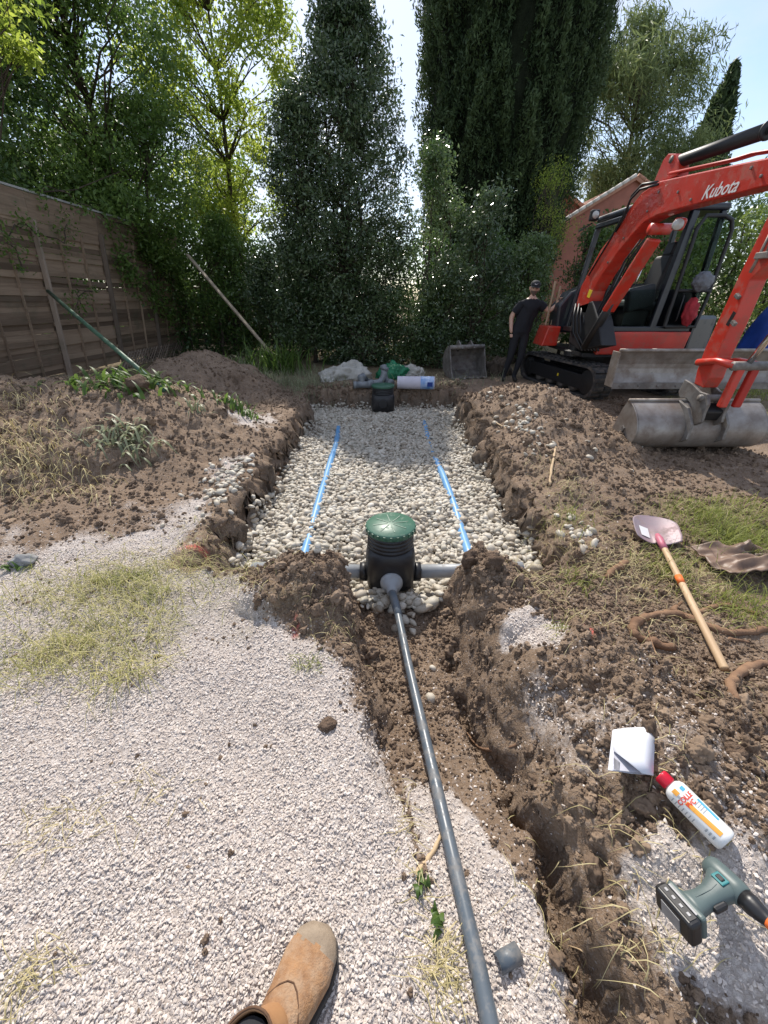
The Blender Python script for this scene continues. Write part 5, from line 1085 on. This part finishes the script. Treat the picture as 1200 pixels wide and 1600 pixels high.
q = Pz(651, 611, .0); E = empty('geotextile_roll', (q[0], q[1]+.1, 0), 'pale lilac-white roll with a blue label lying at the far edge of the pit', 'roll')
a = Pz(621, 609, .0); b = Pz(679, 609, .0); rr = .115; A = Vector((a[0], a[1]+.1, rr)); Bv = Vector((b[0], b[1]+.06, rr)); ax = (Bv-A).normalized()
K = MB(); L = (Bv-A).length; K.lathe([(.045, .012), (.05, 0), (rr, 0), (rr*1.01, .004), (rr, L*.42), (rr*1.012, L*.425), (rr*1.012, L), (.05, L), (.045, L-.012)], A, 36, ax); K.build('roll_body', M_roll, E, True)
o = MB().lathe([(rr*1.018, L*.62), (rr*1.018, L*.97)], A, 36, ax); o.F = o.F[:-2]; M_lab = simple('roll_label', (.50, .60, .78), .5, .35, 7, 0, 0, (.06, .22, .55)); o.build('label', M_lab, E, True)
u0 = A+ax*L*.86; MB().prism([u0+Vector((0, -rr*1.03, .03))-ax*.05, u0+Vector((0, -rr*1.03, .03))+ax*.05, u0+Vector((0, -rr*.96, -.05))+ax*.05, u0+Vector((0, -rr*.96, -.05))-ax*.05], (0, -.004, 0)).build('label_print', M_blue, E)
# ------------------------------------------------------------------ hand tools and litter on the right bank
M_shov = simple('faded_pink_blade', (.34, .24, .255), .55, .3, 8, .2, .15, (.30, .25, .27), ((.30, .24, .20), 14, .5, .5))
M_pink = simple('pink_paint', (.50, .14, .20), .5, .25, 9, 0, .1)
M_hand = simple('ash_handle', (.56, .40, .24), .6, .18, 5, 0, .1, (.46, .31, .18))
M_orange = simple('orange_tape', (.85, .17, .03), .6, .2, 12, 0, .1)
M_root = simple('root_bark', (.27, .165, .10), .9, .4, 14, 0, .6, (.17, .10, .065), None, .2, .006)
M_rcut = simple('cut_wood', (.55, .40, .24), .8, .2, 14)
def shovel():
    a = np.array(G(1130, 1052))+np.array([0, 0, .022]); b = np.array(G(1028, 862))+np.array([0, 0, .07]); d = Vector(b-a); L = d.length; d.normalize(); s = d.cross(Vector((0, 0, 1))).normalized(); n = s.cross(d)
    E = empty('shovel', tuple(a), 'round-mouth shovel with pinkish blade and pale wooden handle lying on the soil', 'shovel'); A = Vector(a); B = Vector(b)
    Hn = MB().tube([A, A+d*.01, A+d*L*.5, B, B+d*.05], [.016, .019, .0185, .018, .016], 16).build('handle', M_hand, E, True)
    k = (Vector(np.array(G(1058, 920))+np.array([0, 0, .05]))-A).dot(d); MB().tube([A+d*(k-.035), A+d*(k+.035)], .0197, 16).build('orange_tape', M_orange, Hn, True)
    MB().tube([B-d*.07, B, B+d*.05, B+d*.10], [.0215, .0225, .024, .014], 14).build('socket', M_pink, E, True)
    nu, nv = 26, 24; V = []; LB = .29
    for i in range(nu):
        u = i/(nu-1); w = .145*(min(1, .93+.4*u)*(1-max(0, (u-.45)/.55)**2.3)**.62 if u < 1 else 0.0)
        for j in range(nv):
            v = -1+2*j/(nv-1); x = v*w; dish = .05*(v*w/.135)**2+.035*(u-.3)**2*(1 if u > .3 else .2)+.02*math.exp(-((x/.02)**2))*max(0, 1-u*1.6)
            p = B+d*(.035+u*LB+.015*abs(v)*(1-u))+s*x+n*(dish-.045+.045*u); V.append(p)
    F = [(i*nv+j, i*nv+j+1, (i+1)*nv+j+1, (i+1)*nv+j) for i in range(nu-1) for j in range(nv-1)]
    K = MB().add(V, F); bl = K.build('blade', M_shov, E, True); m = bl.modifiers.new('solid', 'SOLIDIFY'); m.thickness = .0025
    q = lambda u, v, h: B+d*(.035+u*LB)+s*(v*.135)+n*(.05*v*v-.045+.045*u+.035*(u-.3)**2+h)
    MB().prism([q(.18, -.72, .004), q(.18, -.28, .004), q(.52, -.26, .004), q(.50, -.74, .004)], n*.001).build('white_sticker', M_white, bl)
shovel()
def rootpath(name, pts, rad, label, mat=M_root, lift=.6, n=9, cat='root'):
    P = []
    for i, (a, b) in enumerate(pts):
        q = np.array(G(a, b)); r = rad[i] if hasattr(rad, '__len__') else rad; q[2] += r*lift; P.append(q)
    Q = []; Rr = []; m = len(P)
    for i in range(m-1):           # Catmull-Rom
        p0, p1, p2, p3 = P[max(i-1, 0)], P[i], P[i+1], P[min(i+2, m-1)]; r1 = rad[i] if hasattr(rad, '__len__') else rad; r2 = rad[i+1] if hasattr(rad, '__len__') else rad
        for k in range(5):
            t = k/5; Q.append(.5*((2*p1)+(-p0+p2)*t+(2*p0-5*p1+4*p2-p3)*t*t+(-p0+3*p1-3*p2+p3)*t**3)); Rr.append((r1+(r2-r1)*t)*random.uniform(.74, 1.2)); Q[-1] = Q[-1]+rng.normal(0, r1*.14, 3)
    Q.append(P[-1]); Rr.append(rad[-1] if hasattr(rad, '__len__') else rad)
    o = MB().tube(Q, Rr, n).build(name, mat, None, True); tag(o, label, cat); return o
rootpath('tree_root', [(1052, 1015), (1020, 1008), (995, 998), (988, 983), (1003, 968), (1035, 962), (1068, 966), (1100, 980), (1140, 992), (1195, 985)], [.021, .023, .024, .024, .022, .021, .022, .022, .02, .016], 'thick hooked brown root lying under the shovel handle')
rootpath('tree_root', [(1066, 942), (1052, 955), (1070, 965)], [.006, .016, .013], 'splintered root stub just left of the shovel handle')
rootpath('tree_root', [(1088, 960), (1110, 952), (1145, 948), (1185, 962)], [.012, .015, .013, .008], 'thinner root right of the shovel handle above the hooked one')
rootpath('tree_root', [(1110, 1003), (1140, 1000), (1170, 1004)], [.007, .009, .006], 'small root fork under the hooked root at the right')
rootpath('tree_root', [(1195, 1040), (1165, 1048), (1140, 1070), (1150, 1095)], [.02, .022, .02, .012], 'gnarled root end sticking out at the right edge below the shovel')
rootpath('wood_chunk', [(946, 905), (960, 893), (978, 882)], [.018, .026, .020], 'short reddish chunk of split wood left of the shovel socket', M_root, .8, 6, 'wood')
rootpath('thin_root', [(728, 1145), (745, 1168), (762, 1176), (790, 1174), (812, 1163)], [.004, .006, .007, .006, .004], 'pale root bridging the crack right of the pipe', M_root, 3.0)
rootpath('stick', [(697, 1285), (685, 1315), (668, 1345), (655, 1362), (650, 1378)], [.005, .006, .008, .008, .006], 'forked pale stick leaning on the long pipe', M_rcut, 1.2, 8, 'stick')
rootpath('stick', [(670, 1340), (662, 1330), (655, 1318)], [.004, .004, .003], 'thin side twig beside the forked pale stick', M_rcut, 1.0, 7, 'stick')
rootpath('twig', [(228, 1440), (232, 1405), (243, 1375), (262, 1352), (285, 1338)], [.0015, .002, .0022, .002, .001], 'thin dark bent twig on the white gravel left of the boot', M_bark, 1.5, 6, 'twig')
rootpath('twig', [(28, 1330), (42, 1332), (56, 1340)], [.005, .006, .003], 'short dark stub of wood on the gravel near the left edge', M_bark, .8, 7, 'twig')
rootpath('twig', [(420, 755), (432, 742), (445, 733)], [.02, .022, .015], 'root stub jutting from the left pit wall', M_root, .5, 7, 'twig')
rootpath('thin_root', [(940, 1600), (955, 1560), (975, 1500), (990, 1440), (998, 1385)], [.004, .004, .0035, .003, .002], 'long pale rootlet on the bank left of the drill', M_rcut, 2.2, 6)
rootpath('thin_root', [(885, 1478), (905, 1485), (935, 1500), (965, 1520), (1000, 1545)], [.002, .0025, .003, .003, .002], 'curved rootlet crossing the dark slot at the bottom', M_rcut, 2.5, 6)
rootpath('thin_root', [(1012, 985), (1040, 1060), (1070, 1080)], [.003, .003, .002], 'fine rootlet trailing below the hooked root', M_root, 1.0, 6)
rootpath('thin_root', [(770, 658), (800, 675), (850, 690)], [.008, .012, .008], 'pale root poking from the right spoil heap', M_rcut, 1.0, 6)
rootpath('thin_root', [(868, 700), (862, 730), (858, 760)], [.010, .014, .012], 'upright root on the right bank below the bucket', M_rcut, 1.0, 7)
# crumpled brown scrap
def scrap():
    c = np.array(G(1178, 890)); nu, nv = 46, 40; V = []
    for i in range(nu):
        for j in range(nv):
            u = i/(nu-1)-.5; v = j/(nv-1)-.5; x = u*.62; y = v*.30
            z = .06+.09*mnoise.noise(Vector((x*4, y*9, 2)))+.06*(1-2*abs(mnoise.noise(Vector((x*5+3, y*14, 5)))))*.6+.03*mnoise.noise(Vector((x*22, y*22, 1))); z = max(z, .0)*(.4+1.1*max(0, .5+u)) + .012
            V.append((c[0]+.03+x+.03*mnoise.noise(Vector((x*8, y*8, 9))), c[1]+y-.10*u+.04*mnoise.noise(Vector((x*6, y*6, 4))), c[2]+z))
    F = [(i*nv+j, (i+1)*nv+j, (i+1)*nv+j+1, i*nv+j+1) for i in range(nu-1) for j in range(nv-1)]
    m_ = simple('brown_sheet', (.20, .125, .085), .5, .4, 6, .0, .3, (.10, .065, .045), ((.5, .47, .44), 5, .62, .5)); o = MB().add(V, F).build('crumpled_sheet', m_, None, True); s = o.modifiers.new('solid', 'SOLIDIFY'); s.thickness = .006; s.offset = 1
    tag(o, 'crumpled shiny brown sheet lying in the grass at the right edge', 'scrap sheet')
scrap()
def rock(name, px, py, r, mat, label, seed, sink=.3):
    c = np.array(G(px, py)); bm = bmesh.new(); bmesh.ops.create_icosphere(bm, subdivisions=4, radius=1)
    for v in bm.verts:
        d = v.co.copy(); k = 1+.35*mnoise.noise(d*1.2+Vector((seed, 2, 1)))+.16*mnoise.noise(d*3.1+Vector((1, seed, 1)))+.05*mnoise.noise(d*9+Vector((1, seed, 1))); v.co = Vector((d.x*r[0], d.y*r[1], d.z*r[2]))*k+Vector(c)+Vector((0, 0, r[2]*(1-sink)*.6))
    me = bpy.data.meshes.new(name); bm.to_mesh(me); bm.free(); o = link(name, me, mat, None, True); tag(o, label, 'stone' if 'stone' in name else 'clod'); return o
M_stone = simple('grey_stone', (.27, .27, .27), .85, .35, 12, 0, .5); M_sod = simple('soil_lump', (.18, .125, .09), .95, .4, 16, 0, 1.0, (.10, .068, .048), None, .2, .02)
rock('stone', 40, 880, (.075, .06, .045), M_stone, 'grey stone at the left edge below the spoil heap', 2)
rock('soil_lump', 735, 880, (.050, .05, .06), M_sod, 'tall blocky clod of soil right at the end of the right blue pipe', 5)
rock('soil_lump', 770, 885, (.05, .05, .055), M_sod, 'pointed clod standing just right of the blocky one', 8)
rock('soil_lump', 512, 1135, (.035, .03, .022), M_sod, 'flat brown clod alone on the white gravel left of the trench', 9)
rock('soil_lump', 219, 610, (.11, .11, .11), M_sod, 'round clod on the crest of the left spoil heap', 13)
rock('soil_lump', 1150, 1180, (.035, .03, .025), M_sod, 'loose rounded clod right of the paper leaflet', 19)
# ------------------------------------------------------------------ leaflet
M_paper = simple('white_paper', (.66, .67, .72), .8, .05, 4, 0, .05); M_print = simple('printed_paper', (.50, .50, .56), .8, .25, 30, 0, 0)
def leaflet():
    z = max(G(a_, b_)[2] for a_ in (950, 970, 990, 1010, 1025) for b_ in (1140, 1160, 1180, 1200, 1212))+.004; pz = lambda a, b, h: Vector(Pz(a, b, z+h))
    E = empty('leaflet', tuple(Pz(985, 1175, z)), 'white folded paper leaflet lying on the bank above the bottle', 'leaflet')
    def sheet(name, P, m):
        K = MB(); K.add(P, [tuple(range(len(P)))]); o = K.build(name, m, E); s = o.modifiers.new('solid', 'SOLIDIFY'); s.thickness = .0006; return o
    sheet('lower_page', [pz(957, 1141, 0), pz(1022, 1140, -.005), pz(1021, 1211, .006), pz(988, 1209, -.002), pz(950, 1203, .012)], M_paper)
    pr = sheet('printed_inside', [pz(959, 1174, .008), pz(1004, 1208, .008), pz(957, 1203, .010)], M_print)
    for k in range(5):
        t = k/5; a = pz(960+t*10, 1180+t*8+4, .011); b = pz(960+t*9, 1202+.5*k, .011); MB().beam(a, b, .0012, .0004).build('print_line', M_blk, pr)
    K = MB(); g = [[(958, 1140, .012), (980, 1137, .02), (1005, 1136, .016), (1023, 1139, .006)], [(957, 1158, .012), (982, 1158, .026), (1006, 1158, .022), (1023, 1160, .008)], [(958, 1172, .016), (978, 1186, .03), (1004, 1186, .022), (1022, 1186, .008)], [(960, 1174, .017), (982, 1191, .03), (1003, 1208, .02), (1021, 1212, .010)]]
    V = [pz(*p) for r_ in g for p in r_]; F = [(i*4+j, i*4+j+1, (i+1)*4+j+1, (i+1)*4+j) for i in range(3) for j in range(3)]
    o = K.add(V, F).build('folded_page', M_paper, E, True); s = o.modifiers.new('solid', 'SOLIDIFY'); s.thickness = .0006
leaflet()
# ------------------------------------------------------------------ glue bottle
M_plw = simple('white_plastic', (.80, .80, .78), .38, .04, 5, 0, .02); M_capr = simple('red_cap', (.62, .012, .04), .35, .1, 6, 0, 0)
M_txr = simple('red_print', (.75, .07, .03), .5, .05, 5, 0, 0); M_txo = simple('orange_print', (.90, .42, .07), .5, .1, 14, 0, 0); M_txb = simple('blue_print', (.10, .42, .62), .5, .2, 9, 0, 0); M_txg = simple('grey_print', (.38, .40, .42), .6, .1, 9, 0, 0)
def bottle():
    r = .031; a = np.array(G(1048, 1232)); b = np.array(G(1130, 1308)); zc = max(a[2], b[2])+r*.8; a = Pz(1050, 1232, zc); b = Pz(1128, 1305, zc); A = Vector((a[0], a[1], zc+.005)); B = Vector((b[0], b[1], zc-.005)); ax = (A-B).normalized(); L = .150; B = (A+B)/2-ax*L*.5
    E = empty('glue_bottle', (B.x, B.y, zc-r), 'white plastic glue bottle with red cap lying on its side below the leaflet', 'bottle')
    vw = (Vector(CAM)-B); nrm = (vw-ax*vw.dot(ax)).normalized(); sd_ = ax.cross(nrm)
    bd = MB().lathe([(0, .004), (r*.8, .0), (r*.95, .003), (r, .012), (r, L*.80), (r*.97, L*.86), (r*.82, L*.915), (r*.6, L*.945), (.0145, L*.955), (.0145, L)], B, 40, ax).build('body', M_plw, E, True)
    cp = MB().lathe([(.0175, L*.965), (.0185, L*.97), (.0185, L*1.13), (.0165, L*1.15), (0, L*1.152)], B, 30, ax).build('cap', M_capr, E, True)
    u = ax.orthogonal().normalized(); w = ax.cross(u)
    for k in range(26):
        t = 2*math.pi*k/26; c = B+ax*(L*1.055)+(u*math.cos(t)+w*math.sin(t))*.0186; MB().beam(c-ax*.011, c+ax*.011, .0017, .0014, u*math.cos(t)+w*math.sin(t)).build('cap_rib', M_capr, cp)
    rad = r+.0006
    def cyl(uu, v, h=0): t = uu/r; return B+ax*v+(nrm*math.cos(t)+sd_*math.sin(t))*(rad+h)
    def patch(name, u0, u1, v0, v1, m, sk=0, h=0):
        u0, u1, v0, v1, sk = (q_*.74 for q_ in (u0, u1, v0, v1, sk))
        K = MB(); n = 10; V = [cyl(u0+(u1-u0)*i/n+(sk*j), v0+(v1-v0)*j, h) for i in range(n+1) for j in (0, 1)]; F = [(2*i, 2*i+1, 2*i+3, 2*i+2) for i in range(n)]; K.add(V, F).build(name, m, bd)
    def text(body, u0, v0, size, m):
        cu = bpy.data.curves.new('t', 'FONT'); cu.body = body; cu.size = size; cu.align_x = 'CENTER'; cu.offset = .0005; t = bpy.data.objects.new('t', cu); COL.objects.link(t)
        me = bpy.data.meshes.new_from_object(t.evaluated_get(bpy.context.evaluated_depsgraph_get())); bpy.data.objects.remove(t)
        for v in me.vertices: v.co = cyl(v.co.x+u0, v.co.y+v0, .0006)-Vector(ORI[E.name])
        o = link('lettering', me, m, bd)
    patch('orange_band', -.004, .012, .022, .132, M_txo, -.008); patch('orange_tube_picture', -.010, .006, .105, .122, M_txo, 0, .0002); patch('blue_band', .034, .046, .05, .12, M_txb, 0); patch('blue_badge', .016, .032, .158, .172, M_txb, 0); patch('orange_badge', -.014, .004, .160, .178, M_txo, 0); patch('dark_badge', -.012, -.004, .150, .160, M_txg, 0)
    text('COLLE', .003, .100, .0155, M_txr); text('PVC', .005, .086, .0145, M_txr)
    for k in range(7): patch('small_print', -.045, -.026, .16-.012*k, .163-.012*k, M_txg, 0)
    for k in range(4): patch('small_print', .012, .034, .112-.009*k, .1145-.009*k, M_txg, 0)
    for k in range(3): patch('small_print', -.03, -.016, .05-.012*k, .055-.012*k, M_txg, 0)
bottle()
# ------------------------------------------------------------------ cordless drill driver
M_teal = simple('grey_teal_plastic', (.075, .105, .105), .45, .2, 7, 0, .06, (.10, .135, .13), ((.25, .23, .2), 12, .58, .4)); M_tealb = simple('teal_trim', (.03, .19, .20), .4, .1, 7, 0, .03); M_batt = simple('battery_black', (.014, .014, .016), .38, .3, 9, 0, .08, None, ((.12, .11, .10), 14, .6, .4)); M_lbl = simple('silver_label', (.32, .32, .33), .45, .25, 30, .2, 0)
def drill():
    z = max(G(1070, 1432)[2], G(1172, 1378)[2])+.042; b0 = Pz(1064, 1424, z); h0 = Pz(1172, 1372, z); P0 = Vector((b0[0], b0[1], z)); P1 = Vector((h0[0], h0[1], z+.015)); ax = (P1-P0).normalized(); P1 = P0+ax*.20
    E = empty('cordless_drill', (P0.x, P0.y, z-.05), 'grey-teal cordless drill with black battery lying on the gravel at the right edge', 'drill')
    s = ax.cross(Vector((0, 0, 1))).normalized(); up = s.cross(ax)                       # s: towards lower right of the picture
    Rm = Matrix((s, ax, up)).transposed() @ Euler((0, R(-22), 0)).to_matrix()
    Rm = Rm @ Matrix.Scale(.72, 3); loc = lambda x, y, z_: P0+Rm @ Vector((x, y, z_))
    bt = MB().box(loc(0, -.012, 0), (.125, .046, .082), Rm).build('battery', M_batt, E, bevel=.009, seg=3)
    MB().box(loc(0, .022, 0), (.118, .022, .076), Rm).build('battery_foot', M_teal, E, bevel=.007, seg=3)
    MB().box(loc(-.004, -.0362, -.004), (.06, .003, .046), Rm).build('battery_label', M_lbl, bt)
    MB().box(loc(0, -.012, .0418), (.10, .026, .003), Rm).build('battery_recess', M_blk, bt)
    for k in range(4): MB().box(loc(-.036+.024*k, -.012, .0435), (.010, .008, .003), Rm).build('battery_notch', M_lbl, bt)
    MB().box(loc(.0, .008, .0425), (.09, .006, .004), Rm).build('battery_rail', M_lbl, bt)
    rings = []
    for t, rx, rz, ox in ((.03, .047, .033, 0), (.05, .034, .027, .0), (.085, .029, .025, 0), (.12, .031, .026, -.002), (.15, .037, .029, -.006), (.175, .046, .032, -.012), (.19, .052, .033, -.016)):
        rings.append([loc(ox+rx*math.copysign(abs(math.cos(a))**.8, math.cos(a)), t, rz*math.copysign(abs(math.sin(a))**.8, math.sin(a))) for a in [2*math.pi*k/24 for k in range(24)]])
    MB().loft(rings).build('handle', M_teal, E, True)
    MB().box(loc(.030, .115, 0), (.02, .05, .024), Rm).build('trigger', M_blk, E, bevel=.006, seg=2)
    hd = (Rm @ Vector((1, 0, 0))); c = loc(-.016, .205, 0); q8 = .72; sc8 = lambda pr_: [(a_*q8, b_*q8) for a_, b_ in pr_]
    MB().lathe(sc8([(.012, -.062), (.026, -.060), (.034, -.048), (.036, -.02), (.036, .03), (.033, .05), (.026, .056)]), c, 28, hd).build('motor_housing', M_teal, E, True)
    MB().lathe(sc8([(.030, .050), (.030, .075), (.024, .10), (.018, .118), (.018, .135)]), c, 28, hd).build('nose_cone', M_batt, E, True); MB().lathe(sc8([(.0185, .118), (.0195, .12), (.0195, .128), (.0185, .13)]), c, 24, hd).build('orange_ring', M_orange, E, True); MB().lathe(sc8([(.004, .13), (.004, .19)]), c, 8, hd).build('driver_bit', M_chr, E)
    MB().box(loc(-.01, .172, .0315), (.038, .030, .006), Rm).build('switch_frame', M_tealb, E, bevel=.003); MB().box(loc(-.01, .172, .035), (.022, .016, .006), Rm).build('direction_switch', M_blk, E, bevel=.003)
    MB().tube([loc(.0, .06, .0265), loc(.0, .12, .0262), loc(-.004, .15, .029)], .0009, 6).build('mould_seam', M_teal, E)
drill()
# ------------------------------------------------------------------ boot of the photographer
M_leath = simple('tan_leather', (.37, .205, .10), .7, .25, 24, 0, .8, (.23, .12, .06), ((.40, .29, .20), 16, .45, .65), .3, .005); M_leath2 = simple('tan_leather_shaft', (.43, .235, .11), .55, .22, 7, 0, .25, (.33, .17, .08), ((.52, .38, .25), 5, .58, .4), .4, .003)
M_toe = simple('scuffed_toe', (.30, .235, .17), .85, .4, 26, 0, .5, (.20, .15, .105)); M_sole = simple('rubber_sole', (.05, .042, .036), .8, .3, 15); M_stitch = simple('dark_stitching', (.12, .06, .03), .8, .2, 20, 0, 0)
def boot():
    toe = np.array(Pz(512, 1440, .045)); d = Vector((.47, .883, 0)).normalized(); s = Vector((d.y, -d.x, 0)); T = Vector((toe[0], toe[1], 0)); L = .36; Hh = T-d*L; g = Hs(*(T-d*.15).xy)-.002; Hh.z = g
    E = empty('work_boot', tuple(Hh), 'tan leather pull-on work boot with scuffed toe at the bottom edge', 'boot')
    P = lambda u, v, z: Hh+d*u+s*v+Vector((0, 0, z))
    def outline(u):      # half widths in / out
        t = u/L; return 1.3*np.array((np.interp(t, [0, .05, .15, .35, .55, .75, .88, .96, 1], [.012, .026, .034, .032, .040, .050, .046, .030, .004]), np.interp(t, [0, .05, .15, .35, .55, .75, .88, .96, 1], [.012, .026, .034, .036, .046, .052, .045, .028, .004])))
    us = np.r_[np.linspace(0, .1, 6), np.linspace(.12, .26, 9), np.linspace(.27, L, 14)]
    def ring(u, z):
        a, b = outline(u); return a, b
    K = MB(); low = [P(u, -outline(u)[0]-.004, 0) for u in us]+[P(u, outline(u)[1]+.004, 0) for u in us[::-1]]; MB().prism(low, (0, 0, .026)).build('sole', M_sole, E, bevel=.004)
    top = lambda u: float(np.interp(u/L, [0, .1, .25, .40, .52, .62, .74, .84, .92, .97, 1], [.11, .135, .142, .134, .120, .106, .090, .080, .070, .052, .026]))
    rings = []
    for u in us:
        a, b = outline(u); h = top(u); r_ = []
        for k in range(28):
            t = 2*math.pi*k/28; c_, sn = math.cos(t), math.sin(t); w = b if c_ > 0 else a
            zz = .022+(h-.022)*(.5+.5*math.copysign(abs(sn)**.75, sn)); ww = w*math.copysign(abs(c_)**.7, c_)*(1-.22*max(0, sn)**2); wr = .004*mnoise.noise(Vector((u*60, c_*2, sn*2)))*(1 if .12 < u < .22 else .3); r_.append(P(u, ww, zz+wr))
        rings.append(r_)
    vb = MB().loft(rings).build('vamp', M_leath, E, True)
    vb.data.materials.append(M_toe)
    for p in vb.data.polygons:
        c = Vector(p.center)+Vector(ORI[E.name])-Hh; u = c.dot(d); v = c.dot(s)
        if u+.006*mnoise.noise(Vector((v*60, c.z*60, 1)))+.010*mnoise.noise(c*40) > L-.055: p.material_index = 1
    # shaft
    rings = []
    for z, uc, ru, rv in ((.07, .118, .080, .048), (.10, .118, .080, .052), (.13, .112, .074, .054), (.16, .106, .066, .055), (.19, .10, .062, .056), (.215, .098, .062, .058), (.225, .096, .064, .060)):
        rings.append([P(uc+ru*math.cos(2*math.pi*k/32)*(1+.03*mnoise.noise(Vector((k*.5, z*30, 2)))), rv*math.sin(2*math.pi*k/32), z+.012*math.sin(2*2*math.pi*k/32+1.2)*(z > .2)) for k in range(32)])
    inner = [[Vector(p)+(Vector((0, 0, 0))+(sum((Vector(q) for q in r_), Vector())/32-Vector(p))*.055) for p in r_] for r_ in rings[::-1]]
    sh = MB().loft(rings+inner, False).build('shaft', M_leath2, E, True)
    top_r = rings[-1]; MB().tube([Vector(p) for p in top_r]+[Vector(top_r[0]), Vector(top_r[1])], .0028, 6).build('collar_binding', M_stitch, sh, True)
    MB().loft([[Vector(p)*.86+(sum((Vector(q) for q in r_), Vector())/32)*.14 for p in r_] for r_ in rings[2:-1]]).build('dark_sock', M_trous, E, True)
    # curved seams of the vamp and elastic side
    def seam(pts):
        Q = []
        for u, v, in pts:
            a, b = outline(u); w = b if v > 0 else a; vv = v*w; h = top(u); sn = math.sqrt(max(0, 1-min(1, abs(v))**2.6)); Q.append(P(u, vv*(1-.18*sn**2), .022+(h-.022)*(.5+.5*sn**.75)+.0008))
        MB().tube(Q, .0019, 6).build('seam', M_stitch, vb, True)
    seam([(.175, -.98), (.19, -.85), (.212, -.6), (.226, -.3), (.23, 0), (.223, .3), (.208, .6), (.188, .85), (.17, .98)])
    seam([(.10, .97), (.12, .90), (.125, .95), (.11, .99)])
boot()
